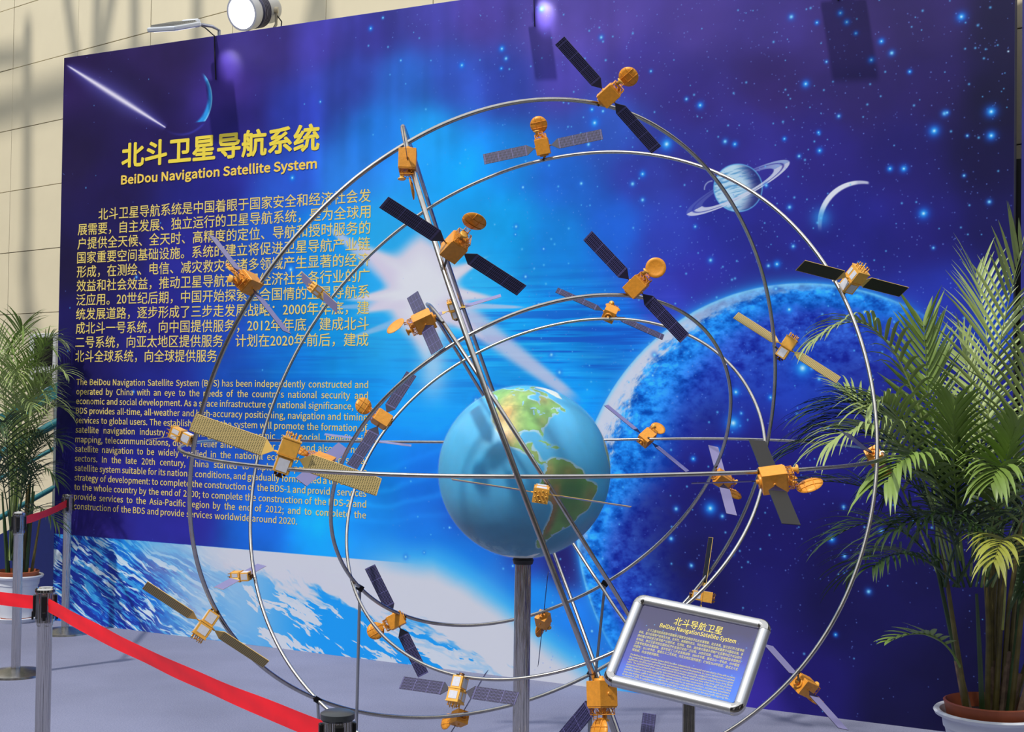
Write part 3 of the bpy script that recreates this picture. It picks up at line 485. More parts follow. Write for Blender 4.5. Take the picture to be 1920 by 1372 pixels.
CP = """130,130,45,30,85;250,180,36,27,72;140,300,32,24,62;130,500,28,22,62;130,700,30,24,90;125,900,38,32,120;300,110,50,35,95;430,170,66,48,140;500,80,66,52,142;600,80,62,56,152
700,60,50,48,135;800,40,62,60,152;900,30,72,60,152;1040,60,84,70,160;1150,40,76,62,148;1300,30,70,56,142;1450,40,62,50,135;1600,60,56,42,114;1750,40,50,38,105;1880,60,25,22,60
300,250,38,28,85;450,220,42,36,120;550,220,45,60,170;650,150,50,70,175;760,150,46,108,218;850,150,50,84,195;950,160,50,70,180;1050,150,68,60,155;1200,120,60,50,140;1300,180,50,40,125
1450,150,45,32,100;1600,180,42,32,100;1750,150,40,30,95;1870,180,22,20,60;200,350,34,26,80;400,350,42,42,145;560,330,40,78,188;640,330,40,118,218;720,250,32,120,225;800,250,26,158,245
870,330,10,160,250;950,300,22,138,240;1050,330,32,108,225;1130,250,48,90,200;1200,330,50,62,170;1300,300,50,50,150;1400,280,45,40,130;1550,280,38,32,115;1700,300,35,30,110;1850,300,25,22,75
200,450,32,26,85;350,450,40,40,140;500,450,36,90,200;600,450,16,138,235;700,450,28,168,245;950,420,10,165,250;1050,450,20,142,245;1150,420,32,100,220;1250,450,45,60,170;1350,450,40,45,150
1450,420,40,40,140;1600,430,35,35,130;1750,430,35,32,120;1870,430,28,26,90;150,600,28,24,90;300,600,38,34,130;420,600,35,70,180;520,600,20,120,220;620,600,10,150,240;700,600,30,170,245
880,560,40,180,248;950,600,16,165,250;1050,600,14,150,245;1150,620,18,125,232;1250,560,50,60,180;1300,520,45,45,150;150,750,32,28,105;300,750,34,40,140;450,750,26,80,190;550,740,15,120,225
650,740,10,145,240;800,750,20,150,242;1000,720,20,150,242;1080,760,15,150,245;150,900,44,35,132;300,880,38,40,145;450,880,30,80,185;600,880,15,135,230;700,880,15,130,230;800,900,20,105,212
150,980,45,35,125;350,970,44,42,150;480,980,25,100,210;600,980,20,160,245;700,980,25,142,238;800,980,28,110,218;860,980,32,80,200;900,1020,26,105,222;850,1060,30,150,240;980,1060,34,56,165;1060,1060,35,26,100
1000,1120,22,150,240;1000,1200,120,196,238;1000,1260,205,212,228;900,1120,190,214,236;900,1200,214,214,224;1080,1160,26,120,225;1090,1260,150,200,235;1150,1150,30,70,185;1170,1220,34,90,200;1200,1200,34,44,150;1300,1200,32,28,110
1300,900,35,34,132;1450,880,34,32,128;1600,880,32,30,122;1450,1000,30,26,110;1300,1100,28,25,98;1600,1150,24,22,82;1600,1000,26,22,88;1500,1280,32,26,112;1420,1300,58,45,165;1700,1300,22,20,70;1850,900,30,28,105
1750,1100,24,22,80;1850,1200,20,18,66;1850,700,32,34,130;1880,620,30,70,190;1780,560,36,50,160;1650,700,34,38,140;1500,700,32,60,175;1800,1350,20,18,64;1150,1000,36,30,112"""
CPA = np.array([[float(v) for v in t.split(',')] for t in CP.replace('\n', ';').split(';') if t.strip()], np.float32)

def paint():
    hs, ws = 202, 300
    S, Z = np.meshgrid(np.linspace(0, PW, ws), np.linspace(0, PH, hs))
    D = HM[6] * S + HM[7] * Z + 1
    U = (HM[0] * S + HM[1] * Z + HM[2]) / D; V = (HM[3] * S + HM[4] * Z + HM[5]) / D
    acc = np.zeros((hs, ws, 3)); wt = np.zeros((hs, ws))
    for c in CPA:
        d2 = (U - c[0]) ** 2 + (V - c[1]) ** 2
        w = 1.0 / (d2 + 38.0 ** 2) ** 2.2
        acc += w[..., None] * c[2:5]; wt += w
    base = acc / wt[..., None]
    img = resize(base, IH, IW).astype(np.float32)
    S, Z = np.meshgrid(np.linspace(0, PW, IW, dtype=np.float32), np.linspace(0, PH, IH, dtype=np.float32))
    D = HM[6] * S + HM[7] * Z + 1
    U = (HM[0] * S + HM[1] * Z + HM[2]) / D; V = (HM[3] * S + HM[4] * Z + HM[5]) / D
    cloud = noise(IH, IW, 7, 10, 5)
    img *= (1 + (cloud - 0.5) * 0.5)[..., None]
    vert = noise(IH, IW, 2, 34, 3)                       # soft vertical bands of light on the fabric, painted into the print
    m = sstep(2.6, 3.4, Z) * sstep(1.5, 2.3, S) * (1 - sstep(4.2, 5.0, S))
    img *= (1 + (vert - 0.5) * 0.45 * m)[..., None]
    # streaks of the nebula disc
    st = noise(IH, IW, 130, 7, 4, 0.75)
    m = np.exp(-((Z - (1.93 + 0.06 * np.sin(S * 2))) / 0.30) ** 2) * sstep(1.2, 1.9, S) * (1 - sstep(4.5, 4.9, S))
    m = m * (0.35 + 0.65 * sstep(2.9, 3.6, S)); blend(img, (22, 84, 196), np.clip((st - 0.515) * 6, 0, 0.85) * m)
    img += (np.clip((0.47 - st) * 2.5, 0, 1) * m * 60)[..., None] * np.array([0.6, 0.9, 0.4], np.float32)
    rr = np.hypot((S - 2.6) / 1.9, (Z - 1.75) / 1.05)
    arc = 0.5 + 0.5 * np.sin(rr * 62 + cloud * 9)
    m = np.exp(-((rr - 0.72) / 0.22) ** 2) * (1 - sstep(1.55, 1.8, Z)) * sstep(0.75, 0.9, Z) * sstep(1.6, 2.2, S)
    img += (arc ** 3 * m * 26)[..., None] * np.array([0.2, 0.7, 0.6], np.float32)
    # white starburst
    P = (U - 792) / 1.0; Q = (V - 545) / 1.0
    ang = np.arctan2(Q, P); rad = np.hypot(P * 1.12, Q * 0.86)
    spikes = 0
    for a0, wd, ln in ((0.10, 0.10, 150), (PI - 0.12, 0.09, 150), (-0.48, 0.10, 120), (PI - 0.55 + 0.0, 0.10, 0), (-PI + 0.62, 0.16, 160), (0.66, 0.12, 150), (PI - 0.35, 0.10, 110), (1.5, 0.2, 70), (-1.6, 0.3, 30)):
        dd = np.abs((ang - a0 + PI) % (2 * PI) - PI)
        spikes = spikes + ln * np.exp(-(dd / wd) ** 1.3)
    lim = 84 + spikes * 0.55
    core = 1 - sstep(0.72, 1.06, rad / lim)
    blend(img, (222, 222, 232), core * 0.97)
    blend(img, (196, 190, 220), core * sstep(0.35, 0.9, rad / lim) * 0.55)
    halo = np.exp(-(rad / 175) ** 2)
    blend(img, (60, 185, 250), halo * (1 - core) * 0.6)
    gl = np.exp(-((U - 812) / 26) ** 2) * sstep(600, 640, V) * (1 - sstep(690, 780, V))
    blend(img, (180, 214, 242), gl * 0.75)
    # two long diagonal beams from the star
    for (x0, y0, x1, y1, w0, w1, s) in ((850, 575, 1085, 752, 26, 9, .8), (735, 520, 615, 425, 20, 4, .75), (760, 570, 615, 577, 10, 2, .5), (830, 572, 985, 576, 9, 2, .7), (740, 605, 640, 640, 8, 1.5, .5)):
        dx, dy = x1 - x0, y1 - y0; Ln = math.hypot(dx, dy)
        t = ((U - x0) * dx + (V - y0) * dy) / Ln ** 2; dist = np.abs((U - x0) * dy - (V - y0) * dx) / Ln
        w = w0 + (w1 - w0) * t
        m = np.exp(-(dist / np.maximum(w, 1)) ** 4) * sstep(-0.15, 0.05, t) * (1 - sstep(0.85, 1.05, t))
        blend(img, (206, 200, 226), m * s)
    # planet with beam, upper left
    x0, y0, x1, y1 = 122, 120, 312, 240
    dx, dy = x1 - x0, y1 - y0; Ln = math.hypot(dx, dy)
    t = ((U - x0) * dx + (V - y0) * dy) / Ln ** 2; dist = np.abs((U - x0) * dy - (V - y0) * dx) / Ln
    w = 1.0 + 3.6 * np.clip(np.sin(np.clip(t, 0, 1) * PI), 0, 1) ** 1.2
    m0 = sstep(0, 0.06, t) * (1 - sstep(0.98, 1.0, t))
    blend(img, (92, 92, 190), np.exp(-(dist / (w * 4.5)) ** 1.5) * m0 * 0.62)
    blend(img, (222, 218, 240), np.exp(-(dist / (w * 1.1)) ** 2) * m0)
    pr = np.hypot((U - 339) / 59, (V - 184) / 68)
    off = np.hypot((U - 328) / 62, (V - 178) / 66)
    cres = (1 - sstep(0.985, 1.01, pr)) * sstep(0.96, 1.06, off) * sstep(135, 150, V)
    tex = noise(IH, IW, 120, 200, 3)
    cut = 1 - sstep(226, 229, V + (U - 380) * 0.13)
    blend(img, (46, 150, 232), cres * (0.6 + tex * 0.8) * cut)
    blend(img, (150, 215, 250), cres * sstep(0.93, 1.0, pr) * 0.8 * cut)
    blend(img, (60, 62, 168), np.exp(-((pr - 1) / 0.035) ** 2) * sstep(228, 236, V) * sstep(300, 360, U) * 0.7)
    # large moon on the right
    cs, cz, R_ = 5.447, 0.970, 1.294
    X = S - cs; Y = Z - cz; r = np.hypot(X, Y) / R_; th = np.degrees(np.arctan2(Y, X)) % 360
    ins = 1 - sstep(0.994, 1.003, r); edge = np.clip(1 - r, 0, 1)
    fade = sstep(48, 74, th) * (1 - sstep(218, 232, th))
    craters = sample(noise(1200, 1400, 60, 60, 5, 0.75), (th / 360 * 2.2) % 1, np.clip(r, 0, 1) * 0.9)
    relief = noise(IH, IW, 90, 110, 4, 0.7)
    glowo = np.exp(-np.clip(r - 1, 0, 9) / 0.022) * (r >= 0.997) * fade
    blend(img, (40, 150, 240), glowo * 0.85)
    wid = 0.05 + 0.15 * np.exp(-((th - 158) / 26) ** 2) + 0.05 * np.exp(-((th - 120) / 22) ** 2)
    cy = 1 - sstep(wid * 1.0, wid * 2.3, edge + (relief - 0.5) * 0.10)
    deep = (1 - sstep(0.15, 0.55, edge + (relief - 0.5) * 0.14))
    blend(img, (34, 74, 195), ins * fade * deep * 0.85)
    blend(img, (24, 132, 236), ins * fade * cy * 0.9)
    rid = np.clip((relief - 0.5) * 4.0, -1, 1)
    img += (rid * ins * fade * (deep * 0.8 + cy * 0.4) * 60)[..., None] * np.array([0.4, 0.8, 0.8], np.float32)
    wh = 1 - sstep(wid * 0.30, wid * 0.72, edge + (craters - 0.5) * 0.16 * (wid / 0.2))
    blend(img, (206, 212, 230), ins * (0.45 * sstep(74, 96, th) + 0.55 * sstep(98, 132, th)) * (1 - sstep(176, 196, th)) * wh * 0.96)
    blend(img, (120, 205, 250), np.exp(-(edge / 0.012) ** 2) * ins * fade * 0.9)
    # ringed planet
    a = math.radians(-27); P = U - 1384; Q = V - 352
    pr = np.hypot(P, Q * 1.02) / 46.0
    xr = P * math.cos(a) + Q * math.sin(a); yr = -P * math.sin(a) + Q * math.cos(a)
    body = 1 - sstep(0.97, 1.01, pr)
    ba = math.radians(-14); bands = sample(noise(300, 60, 26, 4, 3), ((-P * math.sin(ba) + Q * math.cos(ba)) / 100 + 0.5) % 1, ((P + 50) / 110) % 1)
    rg = np.hypot(xr / 110.0, yr / 21.0)
    ring = sstep(0.66, 0.70, rg) * (1 - sstep(0.97, 1.0, rg)) * (1 - 0.8 * np.exp(-((rg - 0.86) / 0.022) ** 2))
    back = (yr < 0)
    blend(img, (150, 172, 216), ring * back * (0.25 + 0.65 * sstep(20, 90, xr)))
    blend(img, (178, 210, 234), body)
    blend(img, (66, 136, 196), body * np.clip((bands - 0.5) * 3.5, 0, 0.8))
    blend(img, (30, 34, 110), body * sstep(0.45, 1.15, np.hypot(P + 12, Q * 1.0) / 46) * sstep(-10, 30, P) * 0.9)
    blend(img, (92, 170, 232), np.exp(-((pr - 0.985) / 0.03) ** 2) * 0.7)
    blend(img, (196, 204, 228), ring * (~back) * 0.92)
    # slim crescent moons
    for (cx, cy_, rx, ry, ox, oy, lo) in ((1612, 418, 79, 80, 14, 14, 0),):
        p1 = np.hypot((U - cx) / rx, (V - cy_) / ry); p2 = np.hypot((U - cx - ox * 0.55) / rx, (V - cy_ - oy * 0.45) / ry)
        m = (1 - sstep(0.98, 1.01, p1)) * sstep(0.975, 1.02, p2) * (1 - sstep(1600, 1632, U)) * (1 - sstep(405, 436, V))
        m2 = (1 - sstep(0.98, 1.01, p1)) * sstep(0.975, 1.02, p2) * sstep(1590, 1600, U) * (1 - sstep(1626, 1632, U)) * (V < 360)
        blend(img, (214, 220, 236), np.maximum(m, m2 * 0.8))
        blend(img, (40, 140, 225), np.exp(-(np.hypot(U - 1540, V - 408) / 18) ** 2) * 0.75)
    m = np.exp(-((np.hypot(U - 1336, V - 354) - 15) / 1.3) ** 2) * (U < 1336) * (V < 356)
    blend(img, (160, 176, 216), m * 0.8)
    # earth limb and clouds along the foot of the print
    wx = S * 1.0; 
    cn = noise(1400, 2400, 26, 16, 6, 0.62)
    rot = math.radians(24)
    su = (S * math.cos(rot) - Z * math.sin(rot)) ; sv = (S * math.sin(rot) + Z * math.cos(rot))
    warp = (cloud - 0.5) * 0.30
    A1 = sample(cn, (sv / 2.6 + warp * 0.35) % 1, (su / 6.5 + warp * 0.10) % 1)
    cn2 = noise(1400, 2400, 110, 30, 4, 0.7)
    A2 = sample(cn2, (sv / 2.4 + warp * 0.3) % 1, (su / 6.0) % 1)
    below = 1 - sstep(0.612, 0.618, Z)
    left = 1 - sstep(2.9, 3.5, S)
    depth = np.clip((0.617 - Z) / 0.617, 0, 1)
    mk = below * left
    navy = 1 - sstep(0.55, 1.75, S + (A1 - 0.5) * 1.6)
    blend(img, (22, 140, 236), below * (1 - sstep(2.3, 3.1, S)))
    B1 = sample(cn, (sv / 1.9 + 0.37) % 1, (su / 5 + 0.2) % 1)
    blend(img, (30, 44, 158), mk * navy * 0.92)
    blend(img, (24, 116, 226), mk * sstep(0.5, 0.62, A1) * 0.7)
    blend(img, (30, 52, 168), mk * sstep(0.53, 0.62, B1) * (1 - sstep(1.6, 2.3, S)) * 0.8)
    A3 = sample(cn2, (sv / 1.5 + warp * 0.2 + .3) % 1, (su / 4.4 + .6) % 1)
    lf = 1 - sstep(1.3, 2.1, S)
    blend(img, (70, 180, 244), mk * sstep(0.52, 0.60, A3) * lf * 0.8)
    blend(img, (140, 212, 248), mk * sstep(0.545, 0.61, A2) * lf * 0.8)
    blend(img, (218, 230, 242), mk * sstep(0.59, 0.65, A2) * lf * 0.9)
    blend(img, (30, 160, 244), mk * (1 - sstep(0.02, 0.30, depth)) * sstep(0.3, 0.9, S) * 0.8)
    # white haze falling away to the right, blue air above it
    zt = np.interp(S, [0, 2.5, 3.2, 3.45, 3.9, 4.2, 4.6, 7], [0.617, 0.617, 0.57, 0.47, 0.22, 0.06, -0.1, -0.6]).astype(np.float32)
    e = Z - zt + (cloud - 0.5) * 0.10
    m3 = sstep(2.3, 3.2, S) * (1 - sstep(4.3, 4.75, S))
    blend(img, (26, 128, 232), m3 * (1 - sstep(0.16, 0.50, e)) * 0.8)
    blend(img, (70, 186, 246), m3 * (1 - sstep(0.05, 0.24, e)) * 0.9)
    mixh = sstep(2.55, 3.15, S)
    hz = (1 - mixh) * (below * sstep(0.55, 1.6, S + (0.617 - Z) * -0.6 + (cloud - 0.5) * 0.8)) + mixh * (1 - sstep(-0.05, 0.12, e)) * (1 - sstep(4.4, 4.7, S))
    blend(img, (208, 208, 220), hz * 0.96)
    # cloudy sea at the foot
    zc = np.interp(S, [0.8, 1.4, 2.2, 2.9, 3.5, 3.75, 7], [0.62, 0.50, 0.37, 0.29, 0.12, 0.0, -0.5]).astype(np.float32)
    sea = 1 - sstep(-0.05, 0.03, Z - zc + (A1 - 0.5) * 0.42)
    blend(img, (26, 152, 240), sea * sstep(0.9, 1.6, S) * (0.35 + 0.65 * sstep(1.6, 2.4, S)))
    cl = sstep(0.50, 0.525, A1 + (A2 - 0.5) * 0.30) * sstep(1.0, 1.9, S)
    blend(img, (208, 212, 224), sea * cl * 0.95)
    # stars
    def dot(px, py, rad, col, s=1.0):
        i0 = int(px); j0 = int(py); k = int(rad * 3) + 2
        if i0 - k < 0 or i0 + k >= IW or j0 - k < 0 or j0 + k >= IH: return
        yy, xx = np.mgrid[j0 - k:j0 + k + 1, i0 - k:i0 + k + 1]
        g = np.exp(-((xx - px) ** 2 + (yy - py) ** 2) / (rad * rad))[..., None] * s
        pt = img[j0 - k:j0 + k + 1, i0 - k:i0 + k + 1]
        pt += (np.array(col, np.float32) - pt) * np.clip(g, 0, 1)
    kx = (IW - 1) / PW; kz = (IH - 1) / PH
    n = 0
    while n < 3600:
        s = rng.random() * PW; z = rng.random() * PH
        dens = 0.06 + 0.94 * min(1, max(0, (s - 2.6) / 1.4))
        if z < 0.62 and s < 3.9: dens = 0
        if 1.6 < s < 3.4 and 1.2 < z < 3.0: dens *= 0.15
        if s > 4.2 and z < 0.7: dens *= 0.3
        if rng.random() > dens: continue
        n += 1; u = rng.random()
        if u < 0.86: dot(s * kx, z * kz, 0.9 + rng.random() * 0.8, (110, 150, 235), 0.35 + rng.random() * 0.5)
        elif u < 0.975: dot(s * kx, z * kz, 1.5 + rng.random() * 1.6, (90, 190, 250), 0.8)
        else:
            rr_ = 2.6 + rng.random() * 2.6
            dot(s * kx, z * kz, rr_ * 1.9, (30, 110, 225), 0.7); dot(s * kx, z * kz, rr_ * 0.8, (130, 215, 252), 1.0)
    invM = np.linalg.inv(np.array([[HM[0], HM[1], HM[2]], [HM[3], HM[4], HM[5]], [HM[6], HM[7], 1]]))
    for (u, v, rd) in ((1511, 157, 5), (1752, 245, 7), (1859, 209, 7), (1859, 254, 6), (1803, 31, 6), (1732, 400, 7), (1313, 197, 5), (1891, 96, 5), (1537, 282, 4), (1250, 270, 10), (1115, 230, 7), (1205, 326, 5), (1110, 205, 4), (941, 91, 5), (940, 128, 3), (866, 122, 5), (718, 33, 4), (695, 53, 4), (1332, 953, 9), (1375, 793, 12), (1505, 690, 13), (1560, 1011, 5), (1669, 316, 4), (1695, 316, 5), (1378, 270, 4), (1471, 260, 3), (1535, 248, 3), (1576, 24, 4), (1588, 41, 4), (1605, 62, 3), (1532, 42, 3), (1653, 77, 4), (1634, 112, 4), (1706, 134, 3), (548, 333, 6), (545, 505, 9), (1617, 500, 5), (1457, 495, 5), (1480, 580, 6), (1640, 600, 9), (1380, 735, 6), (1445, 745, 4), (1345, 845, 6), (1300, 860, 4), (1418, 905, 3), (1700, 660, 4), (1567, 1190, 3)):
        w = invM @ np.array([u, v, 1.0]); s, z = w[0] / w[2], w[1] / w[2]
        px, py = s * kx, z * kz; k = 1.0 + 0.0 * rd
        dot(px, py, rd * 2.2, (24, 100, 225), 0.8); dot(px, py, rd * 1.1, (40, 165, 248), 0.95); dot(px, py, rd * 0.45, (190, 230, 255), 1.0)
    return np.nan_to_num(np.clip(img, 0, 255)) / 255.0

def make_image(name, arr):
    h, w = arr.shape[:2]
    im = bpy.data.images.new(name, w, h)
    px = np.ones((h, w, 4), np.float32); px[..., :3] = arr
    im.pixels.foreach_set(px.ravel()); im.update(); im.pack()
    return im

def image_mat(name, im, rough, spec=0.5, coat=0.0, bump=None, gain=1.0):
    m = bpy.data.materials.new(name); m.use_nodes = True
    nt = m.node_tree; N = nt.nodes; L = nt.links; b = N['Principled BSDF']
    t = N.new('ShaderNodeTexImage'); t.image = im; t.interpolation = 'Linear'
    L.new(t.outputs[0], b.inputs['Base Color'])
    b.inputs['Roughness'].default_value = rough; b.inputs['Specular IOR Level'].default_value = spec
    b.inputs['Coat Weight'].default_value = coat; b.inputs['Coat Roughness'].default_value = 0.05
    if bump:
        tc = N.new('ShaderNodeTexCoord'); mp = N.new('ShaderNodeMapping'); mp.inputs['Scale'].default_value = (1.0, 1.0, 0.28)
        n = N.new('ShaderNodeTexNoise'); n.inputs['Scale'].default_value = bump[0]; n.inputs['Detail'].default_value = 2
        bp = N.new('ShaderNodeBump'); bp.inputs['Strength'].default_value = bump[1]; bp.inputs['Distance'].default_value = 0.05
        L.new(tc.outputs['Object'], mp.inputs[0]); L.new(mp.outputs[0], n.inputs['Vector']); L.new(n.outputs['Fac'], bp.inputs['Height']); L.new(bp.outputs[0], b.inputs['Normal'])
    return m

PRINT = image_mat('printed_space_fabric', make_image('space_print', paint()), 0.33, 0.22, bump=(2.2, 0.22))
EDGE = mat('panel_edge_grey', (120, 120, 140), 0.6)
def flat_panel(name, w, h, th, front, side):
    me = bpy.data.meshes.new(name)
    V = [(0, 0, 0), (w, 0, 0), (w, 0, h), (0, 0, h), (0, th, 0), (w, th, 0), (w, th, h), (0, th, h)]
    F = [(0, 1, 2, 3), (5, 4, 7, 6), (1, 5, 6, 2), (4, 0, 3, 7), (3, 2, 6, 7), (4, 5, 1, 0)]
    me.from_pydata(V, [], F)
    me.materials.append(front); me.materials.append(side)
    uv = me.uv_layers.new(name='UVMap')
    for p in me.polygons:
        p.material_index = 0 if p.index == 0 else 1
        for li in p.loop_indices:
            v = V[me.loops[li].vertex_index]; uv.data[li].uv = (v[0] / w, v[2] / h)
    return me
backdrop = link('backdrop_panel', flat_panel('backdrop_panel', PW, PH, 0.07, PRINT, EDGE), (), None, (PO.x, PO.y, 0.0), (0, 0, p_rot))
tag(backdrop, 'huge blue printed space backdrop with yellow Chinese and English text behind the orbit rings', 'backdrop')

YEL = mat('yellow_print', (226, 204, 112), 0.5)
YELT = mat('title_yellow_print', (234, 212, 70), 0.45)
YELE = mat('title_english_yellow_print', (240, 206, 88), 0.45)
CN = ["北斗卫星导航系统是中国着眼于国家安全和经济社会发", "展需要，自主发展、独立运行的卫星导航系统，是为全球用", "户提供全天候、全天时、高精度的定位、导航和授时服务的",
      "国家重要空间基础设施。系统的建立将促进卫星导航产业链", "形成，在测绘、电信、减灾救灾等诸多领域产生显著的经济", "效益和社会效益，推动卫星导航在国民经济社会各行业的广",
      "泛应用。20世纪后期，中国开始探索适合国情的卫星导航系", "统发展道路，逐步形成了三步走发展战略：2000年年底，建", "成北斗一号系统，向中国提供服务；2012年年底，建成北斗",
      "二号系统，向亚太地区提供服务，计划在2020年前后，建成", "北斗全球系统，向全球提供服务。"]
EN = ["The BeiDou Navigation Satellite System (BDS) has been independently constructed and", "operated by China with an eye to the needs of the country's national security and",
      "economic and social development. As a space infrastructure of national significance, the", "BDS provides all-time, all-weather and high-accuracy positioning, navigation and timing",
      "services to global users. The establishment of the system will promote the formation of", "satellite navigation industry chain, bring about economic and social benefits in",
      "mapping, telecommunications, disaster relief and many other areas, and also promote", "satellite navigation to be widely applied in the national economy and other social",
      "sectors. In the late 20th century, China started to explore a path to develop a", "satellite system suitable for its national conditions, and gradually formulated a three-step",
      "strategy of development: to complete the construction of the BDS-1 and provide services", "to the whole country by the end of 2000; to complete the construction of the BDS-2 and",
      "provide services to the Asia-Pacific region by the end of 2012; and to complete the", "construction of the BDS and provide services worldwide around 2020."]
SIGN_CN = ["　　北斗卫星导航系统是中国着眼于国家安全和经济社会发展需要，自主发展、独立运行的卫星导航", "系统，是为全球用户提供全天候、全天时、高精度的定位、导航和授时服务的国家重要空间基础设施。系",
      "统的建立将促进卫星导航产业链形成，在测绘、电信、减灾救灾等诸多领域产生显著的经济效益和社", "会效益，推动卫星导航在国民经济社会各行业的广泛应用。20世纪后期，中国开始探索适合国情的",
      "卫星导航系统发展道路，逐步形成了三步走发展战略：2000年年底，建成北斗一号系统，向中国提", "供服务；2012年年底，建成北斗二号系统，向亚太地区提供服务；计划在2020年前后，建成北斗全", "球系统，向全球提供服务。"]
SIGN_EN = ["The BeiDou Navigation Satellite System (BDS) has been independently constructed and operated by China with an eye to", "the needs of the country's national security and economic and social development. As a space infrastructure of national",
      "significance, the BDS provides all-time, all-weather and high-accuracy positioning, navigation and timing services to global", "users. The establishment of the system will promote the formation of satellite navigation industry chain, bring about",
      "economic and social benefits in mapping, telecommunications, disaster relief and many other areas, and also promote", "satellite navigation to be widely applied in the national economy and other social sectors. In the late 20th century, China",
      "started to explore a path to develop a satellite system suitable for its national conditions, and gradually formulated a", "three-step strategy of development: to complete the construction of the BDS-1 and provide services to the whole country",
      "by the end of 2000; to complete the construction of the BDS-2 and provide services to the Asia-Pacific region by the", "end of 2012; and to complete the construction of the BDS and provide services worldwide around 2020."]
tT = text_later("北斗卫星导航系统", 0.0); tE = text_later("BeiDou Navigation Satellite System", 0.0, True)
tC = [text_later(s, 0.004) for s in CN]
tW = [[text_later(w, 0.003, True) for w in s.split()] for s in EN]
sT = text_later("北斗导航卫星", 0.0); sE = text_later("BeiDou NavigationSatellite System", 0.003, True)
sC = [text_later(s.strip('　'), 0.004) for s in SIGN_CN]; sW = [text_later(s, 0.004, True) for s in SIGN_EN]
text_bake()
def ctr(ti):
    co = TEXTM[ti][0]; return co[:, 1].min(), co[:, 1].max()
YO = -0.002
lo, hi = ctr(tT); em = 0.176 / (hi - lo)
def heavy(ti, x0, x1, zb, em, d):
    return [(ti, x0 + d * math.cos(a), x1 + d * math.cos(a), zb + d * math.sin(a), em, 1, -0.00025 * k) for k, a in [(k, k * PI / 4) for k in range(8)]]
o = text_join('title_lettering', heavy(tT, 0.588, 2.290, 3.292 - (lo + hi) / 2 * em, em * 0.97, 0.0058), YELT, backdrop); o.location.y = YO
o['label'] = 'large yellow Chinese title'
capE = TEXTM[tE][0][:, 1].max(); EMT = 0.064 / capE
o = text_join('subtitle_lettering', heavy(tE, 0.586, 2.275, 3.089, 0.062 / (ctr(tE)[1] - 0.0) if False else EMT, 0.0030), YELE, backdrop); o.location.y = YO
o['label'] = 'yellow English title'
its = []
for i, ti in enumerate(tC):
    zc = 2.890 - 0.1003 * i
    x0 = 0.372 if i == 0 else 0.174; x1 = 2.699 if i < 10 else 1.515
    em = 0.0905
    its.append((ti, x0, x1, zc - 0.38 * em, em, 1))
o = text_join('chinese_paragraph', its, YEL, backdrop); o.location.y = YO
its = []
em = 0.0455 / max(TEXTM[tW[0][0]][0][:, 1].max(), 0.1)
def wdt(t): return TEXTM[t][0][:, 0].max() - TEXTM[t][0][:, 0].min()
span = [(0.192, 2.702 if i < 13 else 2.168) for i in range(14)]
xs = min((b - a - 0.017 * (len(ws) - 1)) / sum(wdt(t) for t in ws) for ws, (a, b) in zip(tW, span))
for i, ws in enumerate(tW):
    x0, x1 = span[i]; gap = (x1 - x0 - sum(wdt(t) for t in ws) * xs) / (len(ws) - 1); x = x0
    for t in ws:
        its.append((t, x, x + wdt(t) * xs, 1.703 - 0.0677 * i - 0.020, em, 1)); x += wdt(t) * xs + gap
o = text_join('english_paragraph', its, YEL, backdrop); o.location.y = YO

# second backdrop at the right edge of the view, with an added black strip that darkens the lower gap
P2 = PO + PD * 6.565
def panel2_mat():
    m = bpy.data.materials.new('printed_purple_fabric'); m.use_nodes = True
    nt = m.node_tree; N = nt.nodes; L = nt.links; b = N['Principled BSDF']
    tc = N.new('ShaderNodeTexCoord'); n = N.new('ShaderNodeTexNoise'); n.inputs['Scale'].default_value = 1.6; n.inputs['Detail'].default_value = 6
    L.new(tc.outputs['Object'], n.inputs['Vector'])
    cr = N.new('ShaderNodeValToRGB'); e = cr.color_ramp.elements
    e[0].position = 0.35; e[0].color = lin((28, 24, 70)); e[1].position = 0.7; e[1].color = lin((44, 46, 150))
    L.new(n.outputs['Fac'], cr.inputs[0])
    v = N.new('ShaderNodeTexVoronoi'); v.inputs['Scale'].default_value = 14; L.new(tc.outputs['Object'], v.inputs['Vector'])
    lt = N.new('ShaderNodeMath'); lt.operation = 'LESS_THAN'; lt.inputs[1].default_value = 0.07; L.new(v.outputs['Distance'], lt.inputs[0])
    mx = N.new('ShaderNodeMix'); mx.data_type = 'RGBA'; mx.inputs['B'].default_value = lin((90, 190, 250))
    L.new(lt.outputs[0], mx.inputs['Factor']); L.new(cr.outputs[0], mx.inputs['A']); L.new(mx.outputs['Result'], b.inputs['Base Color'])
    b.inputs['Roughness'].default_value = 0.4
    return m
o = link('side_backdrop_panel', flat_panel('side_backdrop_panel', 2.0, PH, 0.07, panel2_mat(), EDGE), (), None, (P2.x, P2.y, 0), (0, 0, p_rot))
tag(o, 'second dark purple printed panel at the far right edge, separated by a narrow gap', 'backdrop')
bm = BM(); box(bm, (0, 0, 1.43), (0.06, 0.05, 2.86))
pp = PO + PD * 6.548 + Vector((-PD.y, PD.x, 0)) * 0.11
o = obj('gap_darkening_strip', bm, BLACKP, None, (pp.x, pp.y, 0), (0, 0, p_rot)); tag(o, 'black strip added to darken the gap between the two backdrop panels', 'added strip')

